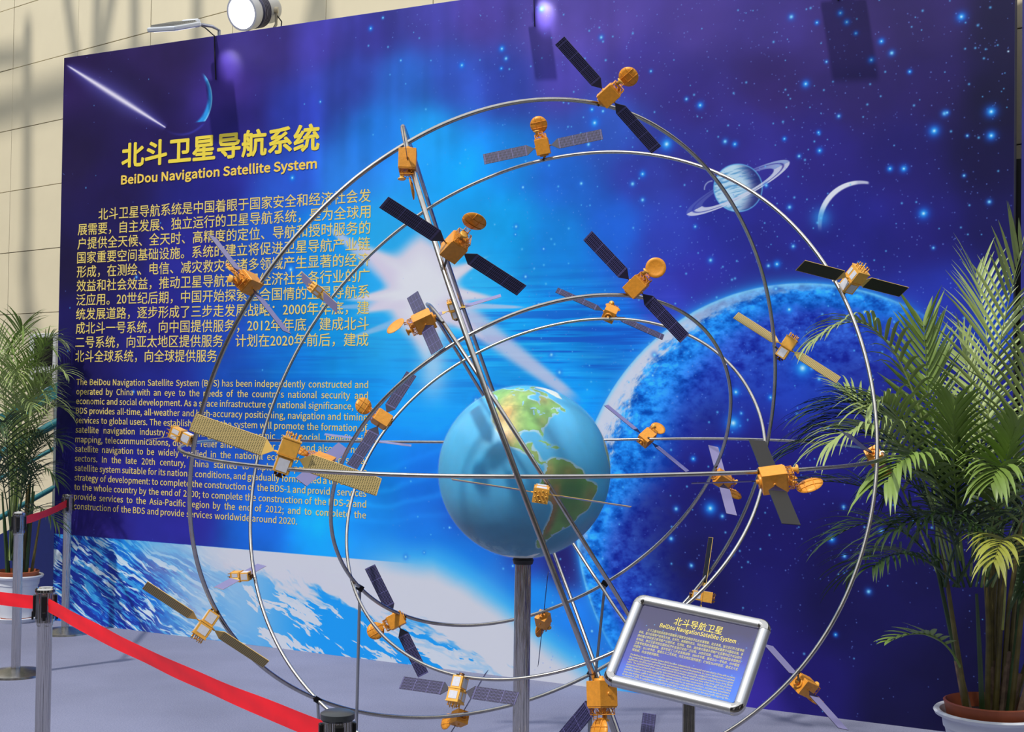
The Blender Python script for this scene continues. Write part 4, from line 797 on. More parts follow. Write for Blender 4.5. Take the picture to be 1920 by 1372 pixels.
# ================================================================== fixtures on the top edge of the backdrop
def pworld(s, out, z): return PO + PD * s + Vector((PD.y, -PD.x, 0)) * out + Vector((0, 0, z))
POUT = Vector((PD.y, -PD.x, 0))
def led_fixture(s, label, energy=6, out=0.36):
    # arm points out of the panel and slightly to the left
    root = empty('led_flood_light', pworld(s, 0, 4.04)); root.rotation_euler = (0, 0, p_rot)
    tag(root, label, 'lamp', 'LED flood lights along the top of the backdrop')
    bm = BM(); tube(bm, [(0, 0.05, -0.10), (0, 0.05, 0.05), (0, -0.02, 0.06), (-0.015, -0.18, 0.045)], 0.011, 10)
    obj('bracket_arm', bm, DULL, root, smooth=True)
    hd = empty('lamp_head', (-0.02, -0.17, 0.045), (math.radians(20), math.radians(4), 0)); hd.parent = root
    bm = BM()
    box(bm, (0, -0.20, 0.0), (0.24, 0.26, 0.030), bev=0.008)
    box(bm, (0, -0.035, 0.005), (0.12, 0.07, 0.055), bev=0.015)
    obj('lamp_housing', bm, mat('lamp_white_aluminium', (206, 212, 222), 0.35, 0.2), hd)
    bm = BM(); box(bm, (0, -0.20, 0.018), (0.20, 0.22, 0.006))
    for i in range(11): box(bm, (0, -0.30 + i * 0.02, 0.025), (0.20, 0.004, 0.008))
    obj('cooling_fin', bm, mat('fin_grey', (160, 160, 158), 0.4, 0.5), hd)
    bm = BM(); box(bm, (0, -0.20, -0.0165), (0.18, 0.20, 0.004))
    obj('lens_plate', bm, mat('lamp_lens', (240, 240, 245), 0.3, emit=(250, 250, 255), estr=1.2), hd)
    bm = BM(); tube(bm, [(-0.01, -0.18, 0.05), (0.01, -0.10, 0.03), (0.016, -0.014, -0.005), (0.018, -0.010, -0.12), (0.03, -0.009, -0.30)], 0.0045, 6)
    obj('power_cable', bm, BLACKP, root)
    ld = bpy.data.lights.new('led_glow', 'SPOT'); ld.energy = energy; ld.spot_size = math.radians(38); ld.spot_blend = 0.9; ld.color = (1, 0.93, 1.0); ld.shadow_soft_size = 0.04
    lo_ = bpy.data.objects.new('led_glow', ld); COL.objects.link(lo_); lo_.parent = root; lo_.location = (0.02, -0.26, 0.0)
    lo_.rotation_euler = (Vector((0.12, 0.26, -0.19))).to_track_quat('-Z', 'Y').to_euler()
    return root
led_fixture(1.40, 'flat grey-white LED flood light leaning out over the backdrop near its upper left corner', 34)
lf2 = led_fixture(3.83, 'flat LED flood light on the backdrop top edge whose glow shows at the top centre', 34); lf2.scale = (0.6, 0.75, 0.75)
led_fixture(5.62, 'flat LED flood light on the backdrop top edge at the right, above the frame', 0.5)

root = empty('round_spotlight', (0, 0, 0)); tag(root, 'round lit spotlight with ribbed grey housing standing on the backdrop top edge', 'lamp')
C_ = Vector((-1.942, 4.06, 4.205)); 
aim = (CAM_ROT @ Vector((-0.44, -0.30, 0.85))).normalized()
Q = aim.to_track_quat('Z', 'Y').to_matrix().to_4x4(); Q.translation = C_
bm = BM(); lathe(bm, [(0.108, 0.012), (0.122, 0.010), (0.124, -0.02), (0.118, -0.07), (0.100, -0.10), (0.0, -0.10)], 40, Q)
obj('lamp_rim', bm, mat('lamp_rim_grey', (196, 200, 214), 0.35, 0.3), root, smooth=True)
bm = BM(); lathe(bm, [(0.0, 0.016), (0.06, 0.014), (0.108, 0.008), (0.108, 0.0)], 40, Q)
obj('lamp_lens', bm, mat('lit_lens', (255, 255, 255), 0.3, emit=(255, 253, 255), estr=3.0), root, smooth=True)
bm = BM()
for i in range(5): lathe(bm, [(0.09, -0.100 - i * 0.016), (0.118, -0.102 - i * 0.016), (0.118, -0.108 - i * 0.016), (0.09, -0.110 - i * 0.016)], 40, Q)
obj('heat_sink', bm, mat('heat_sink_grey', (104, 104, 124), 0.45, 0.5), root, smooth=True)
bm = BM(); lathe(bm, [(0.092, -0.10), (0.096, -0.18), (0.098, -0.30), (0.085, -0.335), (0.0, -0.34)], 32, Q)
obj('lamp_housing', bm, mat('lamp_body_grey', (188, 190, 196), 0.4, 0.2), root, smooth=True)
bm = BM(); pv = Q @ Vector((0, 0, -0.2)); side = (CAM_ROT @ Vector((1, 0, 0))).normalized()
for sg in (-1, 1):
    p = pv + side * 0.112 * sg
    tube(bm, [p, p - Vector((0, 0, 0.10)), Vector((pv.x + side.x * 0.03 * sg, pv.y + side.y * 0.03 * sg + 0.02, 4.045))], 0.010, 8)
    tube(bm, [p - side * 0.02 * sg, p + side * 0.012 * sg], 0.022, 12)
obj('yoke_bracket', bm, mat('bracket_beige', (186, 178, 160), 0.5, 0.3), root)
bm = BM(); tube(bm, [pv + side * 0.09, pv + side * 0.15 - Vector((0, 0, 0.08)), pv + side * 0.145 - Vector((0, 0, 0.17)), pv + side * 0.175 + Vector((0, 0.0, -0.30))], 0.005, 6)
obj('power_cable', bm, BLACKP, root)

# ================================================================== things beyond the left edge of the backdrop
def solid_poly(name, pts, th, direction, m, parent=None):
    bm = BM(); d = Vector(direction)
    A = [bm.verts.new(Vector(p)) for p in pts]; B = [bm.verts.new(Vector(p) + d * th) for p in pts]
    bm.faces.new(A); bm.faces.new(B[::-1])
    for i in range(len(A)): bm.faces.new((A[i], B[i], B[(i + 1) % len(A)], A[(i + 1) % len(A)]))
    bmesh.ops.recalc_face_normals(bm, faces=bm.faces)
    return obj(name, bm, m, parent)
o = solid_poly('sloping_partition', [(-4.9, 5.6, 0), (-3.3, 5.6, 0), (-3.3, 5.6, 0.93), (-4.9, 5.6, 0.08)], 0.08, (0, 1, 0), mat('deep_blue_board', (24, 38, 108), 0.5, vary=0.05))
tag(o, 'low deep blue partition with a sloping top edge behind the left palm', 'partition')
TEAL = mat('teal_rail_paint', (40, 112, 122), 0.35)
root = empty('stair_handrail', (-4.3, 6.0, 0)); tag(root, 'teal sloping stair rails and posts behind the left palm', 'railing')
def rail(a, b, r, nm='rail', m=TEAL):
    bm = BM(); tube(bm, [Vector(a) - Vector((-4.3, 6.0, 0)), Vector(b) - Vector((-4.3, 6.0, 0))], r, 12); obj(nm, bm, m, root, smooth=True)
bm = BM(); a = Vector((-5.4, 6.0, 0.72)); b = Vector((-3.0, 6.0, 2.10)); d = (b - a)
box(bm, (a + b) / 2 - Vector((-4.3, 6.0, 0)), (d.length, 0.05, 0.11), Matrix.Rotation(-math.atan2(d.z, d.x), 3, 'Y')); obj('top_rail', bm, TEAL, root)
for dz, r in ((-0.26, 0.036), (-0.46, 0.016), (-0.78, 0.022), (-1.0, 0.018)):
    rail((-5.4, 6.0, 0.72 + dz), (-3.0, 6.0, 2.10 + dz), r)
for x in (-5.2, -4.5, -3.8, -3.1):
    zt = 0.72 + (x + 5.4) / 2.4 * 1.38; rail((x, 6.0, 0), (x, 6.0, zt), 0.02, 'baluster', mat('rail_post_grey', (150, 160, 160), 0.4, 0.6))
root = empty('wall_unit', (-4.36, 7.38, 1.9)); root.rotation_euler = (0, 0, wall_rot); tag(root, 'grey wall-mounted unit with a black recess on the tiled wall above the left palm', 'wall unit')
bm = BM(); box(bm, (0, 0.0, 0), (0.44, 0.12, 0.52), bev=0.01); obj('casing', bm, mat('unit_grey', (190, 192, 196), 0.5), root)
bm = BM(); box(bm, (0.03, -0.062, 0.09), (0.30, 0.01, 0.26)); box(bm, (0.03, -0.062, -0.16), (0.30, 0.01, 0.12)); obj('dark_recess', bm, BLACKP, root)

# ================================================================== globe on its chrome pole
COAST = {
 'na': (1, "-168,66 -162,70 -156,71 -145,70 -135,69 -128,70 -118,69 -108,68 -98,68 -94,72 -88,68 -82,67 -82,64 -88,64 -94,61 -94,58 -88,56.5 -82,55 -80,51 -79,52 -79,56 -77,58 -78,62 -73,62 -69,59 -65,60 -61,56 -57,53 -56,51.5 -60,50 -66,50 -70,47 -65,49 -64,46 -61,46 -65,44 -67,45 -70,43.5 -70.5,41.5 -74,40.5 -75,38 -76,36 -78,34 -81,31.5 -80,27 -80.5,25.2 -82,27 -83,30 -86,30.3 -90,29.2 -94,29.5 -97,28 -97.5,25 -97.5,22 -95,18.5 -91.5,18.5 -90.5,21 -87,21.3 -88,18 -88.5,16 -84,15.8 -83.2,11 -81,9 -79,9.5 -77.3,8.5 -79,8.8 -80.5,7.3 -83,8.2 -85.7,10 -87.5,13 -92,14.5 -95,16 -100,17 -105.5,20 -105.5,22.5 -109,26 -112.5,30 -114.7,31.5 -112,28 -109.5,23.2 -112.3,26 -115,29.5 -117,32.5 -120.5,34.5 -122,37 -124,40 -124,46 -123,49 -128,52 -130,55 -135,58 -140,59.8 -147,61 -152,59 -158,56.5 -164,54.6 -158,58.5 -164,60 -166,62 -161,64.5 -168,65.6"),
 'sa': (1, "-77.3,8.5 -75.5,10.7 -72,12 -71.5,10.8 -68,11.3 -64,10.6 -61.5,10 -58,7 -54,5.5 -51,4 -49.5,0 -44,-2.7 -40,-3 -35.2,-5.5 -35,-8.5 -38.7,-13 -39,-18 -41,-22 -45,-23.5 -48.5,-26 -49,-29 -52.5,-33 -54.5,-35 -58,-34 -57,-37 -62,-39 -65,-41 -64,-43 -67.5,-46.5 -66,-48 -69,-51 -68.5,-53 -65.5,-54.8 -70,-55.3 -74,-52.5 -75.5,-47 -73,-42 -73.5,-37 -71.5,-31 -70.3,-18.5 -76,-14 -79.5,-7.5 -81.2,-5 -80,-3 -80.5,0 -78.5,2 -77.3,5"),
 'cuba': (1, "-84.8,22 -82,23 -79,22.8 -76,21.2 -74.3,20.2 -77.5,19.9 -78,21 -81,22"),
 'hisp': (1, "-74.3,18.4 -73,19.8 -70,19.8 -68.4,18.7 -71,17.8"),
 'jam': (1, "-78.3,18.4 -76.3,18.1 -77,17.8"), 'pr': (1, "-67.2,18.4 -65.7,18.4 -66,18"),
 'newf': (1, "-59,48 -57,51.3 -55.5,50 -53,48 -53.5,46.8 -56,47"),
 'vict': (1, "-117,70 -112,73 -105,73 -102,70 -108,68.8"), 'baff': (1, "-90,73 -80,74 -72,71 -62,66 -66,62.5 -74,64.5 -73,68 -82,70"), 'ell': (1, "-92,76 -88,80 -75,83 -62,82.5 -76,78.5 -80,76"), 'banks': (1,"-125,72 -120,76 -115,73 -120,71"), 'dev':(1,"-95,75 -82,76 -80,74.7 -92,74.5"),
 'green': (2, "-73,78 -60,82 -30,83.5 -18,80 -20,74 -25,70 -38,65.5 -43,60 -50,62 -54,68 -56,74"),
 'africa': (1, "-17,15 -17,21 -10,29 -6,35.5 10,37 20,32 32,31 36,24 43,12 51,12 41,-2 40,-12 35,-22 28,-33 19,-34.5 12,-18 13,-6 9,1 8,4.5 -4,5 -8,4.5 -13,9"),
 'euras': (1, "-9,37 -9,43 -1,44 -4,48 4,52 8,57 11,55 20,55 28,60 22,60 22,65 17,60 10,59 6,60 14,68 28,71 40,67 60,69 75,73 105,77 140,73 178,69 178,65 163,60 157,51 155,58 142,59 135,54 141,48 130,42 127,37 121,40 120,30 110,21 106,10 101,13 100,3 98,15 90,22 80,14 77,8 72,20 66,25 57,26 48,30 58,20 45,13 38,21 34,30 36,36 27,37 23,38 19,42 13,45 18,40 12,43 8,44 3,43 -1,38"),
 'aus': (1, "114,-22 122,-18 130,-12 136,-12 140,-17 143,-11 153,-26 150,-37 140,-38 131,-31 116,-35"),
 'ant': (2, "-180,-78 -150,-77 -120,-74 -100,-73 -75,-72 -66,-66 -58,-63.5 -61,-68 -60,-74 -40,-78 -10,-71 40,-69 80,-68 120,-67 160,-70 180,-78 180,-90 -180,-90"),
}
def globe_texture():
    h, w = 900, 1800
    lon, lat = np.meshgrid(np.linspace(-180, 180, w), np.linspace(-90, 90, h))
    sea = np.zeros((h, w, 3), np.float32); sea[:] = (44, 176, 230)
    n1 = noise(h, w, 8, 14, 5); n2 = noise(h, w, 40, 70, 4)
    wob_x = (noise(h, w, 60, 110, 4, 0.7) - 0.5) * 3.2; wob_y = (noise(h, w, 60, 110, 4, 0.7) - 0.5) * 2.6
    sea *= (1 + (n1 - 0.5) * 0.25)[..., None]
    s = sstep(-5, -60, lat); sea = sea * (1 - 0.22 * s[..., None])
    land = np.zeros((h, w), bool); ice = np.zeros((h, w), bool)
    LX = lon + wob_x; LY = lat + wob_y
    for k, (typ, s) in COAST.items():
        P = [tuple(map(float, t.split(','))) for t in s.split()]
        xs = [p[0] for p in P]; ys = [p[1] for p in P]
        i0, i1 = np.searchsorted(np.linspace(-90, 90, h), [min(ys) - 3, max(ys) + 3]); j0, j1 = np.searchsorted(np.linspace(-180, 180, w), [min(xs) - 3, max(xs) + 3])
        X = LX[i0:i1, j0:j1]; Y = LY[i0:i1, j0:j1]; ins = np.zeros(X.shape, bool)
        for a in range(len(P)):
            x1, y1 = P[a]; x2, y2 = P[(a + 1) % len(P)]
            if y1 == y2: continue
            c = ((y1 > Y) != (y2 > Y)) & (X < (x2 - x1) * (Y - y1) / (y2 - y1) + x1); ins ^= c
        land[i0:i1, j0:j1] |= ins
        if typ == 2: ice[i0:i1, j0:j1] |= ins
    f = land.astype(np.float32); sh = f.copy()
    for _ in range(9): sh = (sh + np.roll(sh, 1, 0) + np.roll(sh, -1, 0) + np.roll(sh, 1, 1) + np.roll(sh, -1, 1)) / 5
    for st in (6, 11): sh = (sh + np.roll(sh, st, 0) + np.roll(sh, -st, 0) + np.roll(sh, st, 1) + np.roll(sh, -st, 1)) / 5
    img = sea
    blend(img, (176, 204, 220), sstep(0.10, 0.34, sh + (n2 - 0.5) * 0.12) * (1 - f) * 0.85)
    shelf = np.exp(-((lon + 140) / 45) ** 2 - ((lat + 62 + (n1 - .5) * 20) / 9) ** 2) * sstep(0.45, 0.6, n2)
    blend(img, (170, 196, 210), shelf * 0.6)
    g = np.zeros((h, w, 3), np.float32); g[:] = (124, 184, 92)
    def reg(lo0, la0, sx, sy, col, k=1.0):
        m = np.exp(-((lon - lo0) / sx) ** 2 - ((lat - la0) / sy) ** 2) * (0.65 + 0.7 * n2)
        blend(g, col, m * k)
    reg(-112, 40, 12, 14, (214, 176, 104)); reg(-104, 24, 7, 8, (210, 170, 100)); reg(-116, 56, 8, 10, (186, 178, 100), .8)
    reg(-75, 58, 8, 6, (184, 170, 96), .8); reg(-80, 37, 4, 5, (168, 176, 96), .6); reg(-95, 66, 18, 5, (150, 176, 96), .5)
    reg(-60, -8, 20, 16, (46, 122, 52)); reg(-62, 4, 9, 5, (150, 140, 70), .7); reg(-42, -12, 7, 9, (150, 140, 76), .75); reg(-58, -25, 9, 9, (84, 132, 58), .8)
    reg(-71, -15, 4.5, 12, (170, 110, 62), .95); reg(-70, -33, 3.2, 16, (150, 104, 62), .9); reg(-76, 3, 3.5, 8, (176, 150, 84), .8); reg(-67, -46, 5, 6, (90, 130, 70), .7)
    reg(-86, 14, 8, 5, (150, 160, 84), .6); reg(10, 23, 28, 9, (220, 190, 120)); reg(15, 0, 14, 10, (50, 124, 54))
    g *= (1 + (n2 - 0.5) * 0.35)[..., None]
    m = f[..., None]; img = img * (1 - m) + g * m
    blend(img, (232, 236, 240), ice.astype(np.float32) * 0.9)
    # lakes
    for (lo0, la0, sx, sy) in ((-87, 47.6, 3.2, 1.0), (-87, 44, 0.9, 2.2), (-82.5, 45, 1.4, 1.6), (-80.5, 42.3, 2, .6), (-77.8, 43.6, 1.5, .5), (-98, 52, .9, 2.6), (-114, 61.6, 2.4, .8), (-121, 66, 2.2, 1.0)):
        blend(img, (140, 196, 224), (np.hypot((LX - lo0) / sx, (LY - la0) / sy) < 1).astype(np.float32))
    # faint graticule and country borders
    for st in (15,):
        gl_ = (np.abs((lon + 7.5) % st - 7.5) < 0.10) | (np.abs((lat + 7.5) % st - 7.5) < 0.10)
        blend(img, (60, 120, 150), gl_ * 0.18)
    bd = (np.abs(lat - 49) < .14) & (lon > -123) & (lon < -95) & land
    blend(img, (90, 90, 80), bd * 0.6)
    return np.clip(img, 0, 255) / 255.0
GLOBE = image_mat('globe_map_print', make_image('globe_print', globe_texture()), 0.36, 0.35, coat=0.06)
gb_ = GLOBE.node_tree.nodes['Principled BSDF']; gb_.inputs['Subsurface Weight'].default_value = 0.65; gb_.inputs['Subsurface Radius'].default_value = (1, 1, 1); gb_.inputs['Subsurface Scale'].default_value = 0.05
GC = Vector((0, 0, 1.3609)); GR = 0.322
bm = BM(); bmesh.ops.create_uvsphere(bm, u_segments=96, v_segments=64, radius=GR)
uvl = bm.loops.layers.uv.new('UVMap')
for f in bm.faces:
    f.smooth = True
    c = f.calc_center_median(); lc = math.atan2(c.y, c.x)
    for l in f.loops:
        v = l.vert.co; lo_ = math.atan2(v.y, v.x) if math.hypot(v.x, v.y) > 1e-5 else lc
        if lo_ - lc > PI: lo_ -= 2 * PI
        if lo_ - lc < -PI: lo_ += 2 * PI
        l[uvl].uv = (lo_ / (2 * PI) + 0.5, math.asin(max(-1, min(1, v.z / GR))) / PI + 0.5)
root = empty('globe', (GC.x, GC.y, GC.z)); tag(root, 'large glossy world globe showing the Americas, mounted on a chrome pole inside the rings', 'globe')
gl_o = obj('map_sphere', bm, GLOBE, root)
gl_o.rotation_euler = Matrix(((0.99837, -0.02844, 0.04941), (0.02783, 0.99953, 0.01289), (-0.04976, -0.01149, 0.9987))).to_euler()
CLEAR = bpy.data.materials.new('clear_acrylic_shell'); CLEAR.use_nodes = True
b_ = CLEAR.node_tree.nodes['Principled BSDF']; b_.inputs['Base Color'].default_value = (0.93, 0.98, 1, 1); b_.inputs['Alpha'].default_value = 0.07; b_.inputs['Roughness'].default_value = 0.03
bm = BM(); bmesh.ops.create_uvsphere(bm, u_segments=96, v_segments=64, radius=GR + 0.004)
for f in bm.faces: f.smooth = True
obj('acrylic_shell', bm, CLEAR, root, label='clear acrylic outer shell')
bm = BM(); lathe(bm, [(0.034, -0.318), (0.040, -0.330), (0.036, -0.345), (0.0, -0.345)], 32)
obj('pole_socket', bm, BLACKP, root, smooth=True)
root = empty('globe_pole', (GC.x, GC.y, 0)); tag(root, 'thick chrome pole standing on the carpet under the globe', 'pole')
bm = BM(); lathe(bm, [(0.0, 1.018), (0.030, 1.018), (0.031, 0.9), (0.031, 0.5), (0.031, 0.03)], 40); obj('shaft', bm, POLISHED, root, smooth=True)
bm = BM(); lathe(bm, [(0.0, 0.045), (0.031, 0.045), (0.05, 0.03), (0.17, 0.012), (0.175, 0.0), (0.0, 0.0)], 48); obj('base_plate', bm, STEEL, root, smooth=True)
root.rotation_euler = (0, 0, 0)

# ================================================================== welded orbit rings
frame_root = empty('orbit_ring_frame', (0, 0, 0)); tag(frame_root, 'frame of seven welded bare steel rings around the globe, carried on thin posts', 'sculpture')
RLAB = {'A': 'outer tilted steel ring leaning towards the viewer at the top', 'B': 'outer tilted steel ring reaching furthest right', 'F': 'outer ring seen almost edge-on from upper left to lower right', 'C': 'inner ring, higher of the two round ones', 'D': 'inner ring, lower of the two round ones', 'G': 'inner ring seen almost edge-on', 'E': 'level ring around the globe at mid height'}
RR = {'A': .0078, 'B': .0072, 'F': .0082, 'C': .0070, 'D': .0062, 'G': .0070, 'E': .0064}
RS = {}
for k, P in RINGS.items():
    pts = catmull(P, 5); RS[k] = pts
    bm = BM(); tube(bm, pts, RR[k], 12, closed=True, cap=False)
    obj('orbit_ring', bm, mat('bare_steel_tube', (182, 178, 174), 0.27, 1.0, vary=0.10, scale=30), frame_root, label=RLAB[k])
def npt(k, p):
    return min(RS[k], key=lambda q: (q - Vector(p)).length)
for k, p, foot in (('B', (-0.753, 0.015, 0.483), (-0.74, 0.02, 0)), ('C', (-0.617, 0.016, 0.921), (-0.62, 0.016, 0)), ('C', (0.351, 0.590, 0.876), (0.247, 0.36, 0)), ('A', (0.301, 0.681, 0.480), (0.285, 0.681, 0))):
    q = npt(k, p)
    bm = BM(); tube(bm, [q - Vector((0, 0, 0.004)), foot], 0.0058, 10); obj('support_post', bm, DULL, frame_root, smooth=True)
    bm = BM(); tube(bm, [q + Vector((-0.012, 0, 0.006)), q + Vector((0.012, 0, -0.008))], 0.0115, 10); obj('weld_clamp', bm, mat('blackened_weld', (46, 42, 40), 0.5, 0.7), frame_root)
for a_, b_2 in (('A', 'B'), ('C', 'D'), ('C', 'G'), ('A', 'D'), ('B', 'E')):
    best = None
    for p in RS[a_]:
        q = npt(b_2, p); d = (p - q).length
        if best is None or d < best[0]: best = (d, (p + q) / 2, p, q)
    if best[0] > 0.05: continue
    bm = BM(); tube(bm, [best[2] + (best[2] - best[3]).normalized() * 0.004, best[3]], 0.0062, 8) if best[0] > 0.002 else bmesh.ops.create_icosphere(bm, subdivisions=2, radius=0.010, matrix=Matrix.Translation(best[1]))
    obj('weld_bead', bm, mat('heat_tinted_weld', (150, 120, 96), 0.4, 0.9), frame_root)

# ================================================================== satellite models
def body_dish():
    bm = BM(); box(bm, (0, 0, 0), (0.056, 0.056, 0.064), bev=0.0012)
    box(bm, (0, 0, 0.0335), (0.052, 0.052, 0.004))
    for s in (-1, 1): tube(bm, [(0.027 * s, 0, 0), (0.033 * s, 0, 0)], 0.004, 8)
    me = bpy.data.meshes.new('body'); bm.to_mesh(me); bm.free(); me.materials.append(GOLD); return me
def truss_mesh():
    bm = BM(); r = 0.0011
    z0, z1 = 0.034, 0.052; c = 0.022
    C4 = [(-c, -c), (c, -c), (c, c), (-c, c)]
    for i, (x, y) in enumerate(C4):
        x2, y2 = C4[(i + 1) % 4]
        tube(bm, [(x, y, z0), (x, y, z1)], r, 5)
        tube(bm, [(x, y, z1), (x2, y2, z1)], r, 5)
        n = 3
        for k in range(n):
            ax = x + (x2 - x) * k / n; ay = y + (y2 - y) * k / n; bx = x + (x2 - x) * (k + 1) / n; by = y + (y2 - y) * (k + 1) / n
            tube(bm, [(ax, ay, z0), (bx, by, z1)], r * .8, 4); tube(bm, [(bx, by, z0), (ax, ay, z1)], r * .8, 4)
    box(bm, (0.004, 0.004, 0.047), (0.024, 0.024, 0.006)); box(bm, (-0.010, -0.008, 0.041), (0.012, 0.014, 0.010))
    # twin arm carrying the dish
    for s in (-1, 1):
        tube(bm, [(0.008 * s, -0.022, 0.048), (0.008 * s, -0.023, 0.066)], 0.0013, 5)
    for z in (0.054, 0.059, 0.064): tube(bm, [(-0.008, -0.0225, z), (0.008, -0.0225, z)], 0.001, 4)
    me = bpy.data.meshes.new('truss'); bm.to_mesh(me); bm.free(); me.materials.append(GOLD); return me
def dish_mesh():
    bm = BM(); R_ = 0.0355
    prof = [(0, 0.0035), (R_ * .35, 0.0040), (R_ * .7, 0.0058), (R_, 0.0090), (R_ * 1.01, 0.0076), (R_ * .7, 0.0040), (R_ * .35, 0.0016), (0, 0.001)]
    lathe(bm, prof, 32)
    me = bpy.data.meshes.new('dish'); bm.to_mesh(me); bm.free(); me.materials.append(GOLD); me.shade_smooth(); return me
def rib_mesh():
    bm = BM(); R_ = 0.0355
    def hz(r): return 0.001 + 0.0066 * (r / R_) ** 2
    for off in (-0.012, 0.012):
        for ax in (0, 1):
            L_ = math.sqrt(R_ * R_ - off * off); pts = []
            for k in range(9):
                t = -L_ + 2 * L_ * k / 8; p = (t, off) if ax == 0 else (off, t)
                pts.append((p[0], p[1], hz(math.hypot(*p)) - 0.0012))
            tube(bm, pts, 0.0011, 4)
    me = bpy.data.meshes.new('dish_rib'); bm.to_mesh(me); bm.free(); me.materials.append(GOLD); return me
def horn_mesh():
    bm = BM(); Mx = Matrix.Translation((0.012, 0.016, 0.052))
    lathe(bm, [(0, -0.004), (0.006, -0.004), (0.0065, 0.010), (0.0125, 0.013), (0.0125, 0.016), (0.010, 0.0175), (0, 0.0165)], 16, Mx)
    me = bpy.data.meshes.new('feed_horn'); bm.to_mesh(me); bm.free(); me.materials.append(GOLD2); return me
def collar_mesh():
    bm = BM(); lathe(bm, [(0.013, -0.032), (0.013, -0.038), (0.0185, -0.038), (0.0185, -0.032)], 24)
    lathe(bm, [(0, -0.044), (0.006, -0.044), (0.006, -0.032)], 12)
    me = bpy.data.meshes.new('mount_collar'); bm.to_mesh(me); bm.free(); me.materials.append(GOLD); return me
def body_box():
    bm = BM(); box(bm, (0, 0, -0.026), (0.043, 0.043, 0.046), bev=0.001); box(bm, (0, 0, 0.021), (0.050, 0.048, 0.044), bev=0.001)
    box(bm, (0, 0, -0.0025), (0.054, 0.052, 0.0025)); box(bm, (0, 0, 0.044), (0.053, 0.051, 0.003))
    for s in (-1, 1): tube(bm, [(0.024 * s, 0, 0), (0.034 * s, 0, 0)], 0.003, 8)
    me = bpy.data.meshes.new('body'); bm.to_mesh(me); bm.free(); me.materials.append(GOLD2); return me
def plates_mesh():
    bm = BM()
    for s in (-1, 1):
        box(bm, (0.0221 * s, 0.001, -0.027), (0.0012, 0.030, 0.034)); box(bm, (0.001, 0.0221 * s, -0.027), (0.030, 0.0012, 0.034))
        box(bm, (0.0256 * s, 0.010, 0.021), (0.0012, 0.018, 0.030)); box(bm, (0.0256 * s, -0.013, 0.021), (0.0012, 0.012, 0.026)); 
    box(bm, (0.0, -0.0246, 0.021), (0.034, 0.0012, 0.028))
    me = bpy.data.meshes.new('insulation_sheet'); bm.to_mesh(me); bm.free(); me.materials.append(WHITEP); return me
def antenna_mesh():
    bm = BM()
    for x, y, l, r in ((-.018, -.016, .018, .0018), (-.006, -.018, .014, .0022), (.008, -.016, .018, .0018), (.019, -.012, .013, .0022), (-.019, 0, .014, .0024), (-.005, -.003, .019, .0018), (.008, 0, .015, .0026), (.019, .004, .018, .0018), (-.014, .015, .018, .0020), (0, .016, .013, .0026), (.014, .017, .018, .0018)):
        tube(bm, [(x, y, .045), (x, y, .045 + l)], r, 6)
        if r > .0021: lathe(bm, [(0, l), (r * 1.7, l), (r * 1.7, l - .003), (0, l - .003)], 8, Matrix.Translation((x, y, .045)))
    me = bpy.data.meshes.new('antenna_cluster'); bm.to_mesh(me); bm.free(); me.materials.append(GOLDROD); return me
def thruster_mesh():
    bm = BM(); lathe(bm, [(0.004, -0.049), (0.005, -0.053), (0.011, -0.062), (0.0095, -0.062), (0.003, -0.053)], 16)
    box(bm, (0.012, 0.012, -0.053), (0.008, 0.008, 0.008)); box(bm, (-0.012, -0.010, -0.053), (0.008, 0.008, 0.006))
    me = bpy.data.meshes.new('thruster'); bm.to_mesh(me); bm.free(); me.materials.append(mat('bronze', (110, 74, 46), 0.35, 0.7)); return me
ME = dict(bd=body_dish(), tr=truss_mesh(), di=dish_mesh(), ri=rib_mesh(), ho=horn_mesh(), co=collar_mesh(), bb=body_box(), pl=plates_mesh(), an=antenna_mesh(), th=thruster_mesh())
def panel_meshes(h, W_, ty, front, back, yoke):
    x0, x1 = (0.033, 0.066) if ty == 'D' else (0.033, 0.064)
    t = 0.0009
    bm = BM()
    V = [(x1, -W_ / 2), (h, -W_ / 2), (h, W_ / 2), (x1, W_ / 2)]
    T_ = [bm.verts.new((x, y, t)) for x, y in V]; B_ = [bm.verts.new((x, y, -t)) for x, y in V]
    f = bm.faces.new(T_); f.material_index = 0
    f = bm.faces.new(B_[::-1]); f.material_index = 1
    for i in range(4): f = bm.faces.new((T_[i], B_[i], B_[(i + 1) % 4], T_[(i + 1) % 4])); f.material_index = 2
    if front is TAN or back is TAN:
        for (a, b) in (((x1, -W_ / 2), (h, -W_ / 2)), ((h, -W_ / 2), (h, W_ / 2)), ((h, W_ / 2), (x1, W_ / 2))):
            tube(bm, [(a[0], a[1], 0), (b[0], b[1], 0)], 0.0013, 4, mi=2)
    me = bpy.data.meshes.new('solar_panel'); bm.to_mesh(me); bm.free()
    for m in (front, back, yoke): me.materials.append(m)
    bm = BM()
    V = [(0.028, -0.0016), (x0 + .004, -0.0018), (x1, -W_ / 2), (x1, W_ / 2), (x0 + .004, 0.0018), (0.028, 0.0016)]
    T_ = [bm.verts.new((x, y, t * 1.2)) for x, y in V]; B_ = [bm.verts.new((x, y, -t * 1.2)) for x, y in V]
    bm.faces.new(T_); bm.faces.new(B_[::-1])
    for i in range(6): bm.faces.new((T_[i], B_[i], B_[(i + 1) % 6], T_[(i + 1) % 6]))
    my = bpy.data.meshes.new('yoke'); bm.to_mesh(my); bm.free(); my.materials.append(yoke)
    return me, my
CAMP = cam.matrix_world.translation
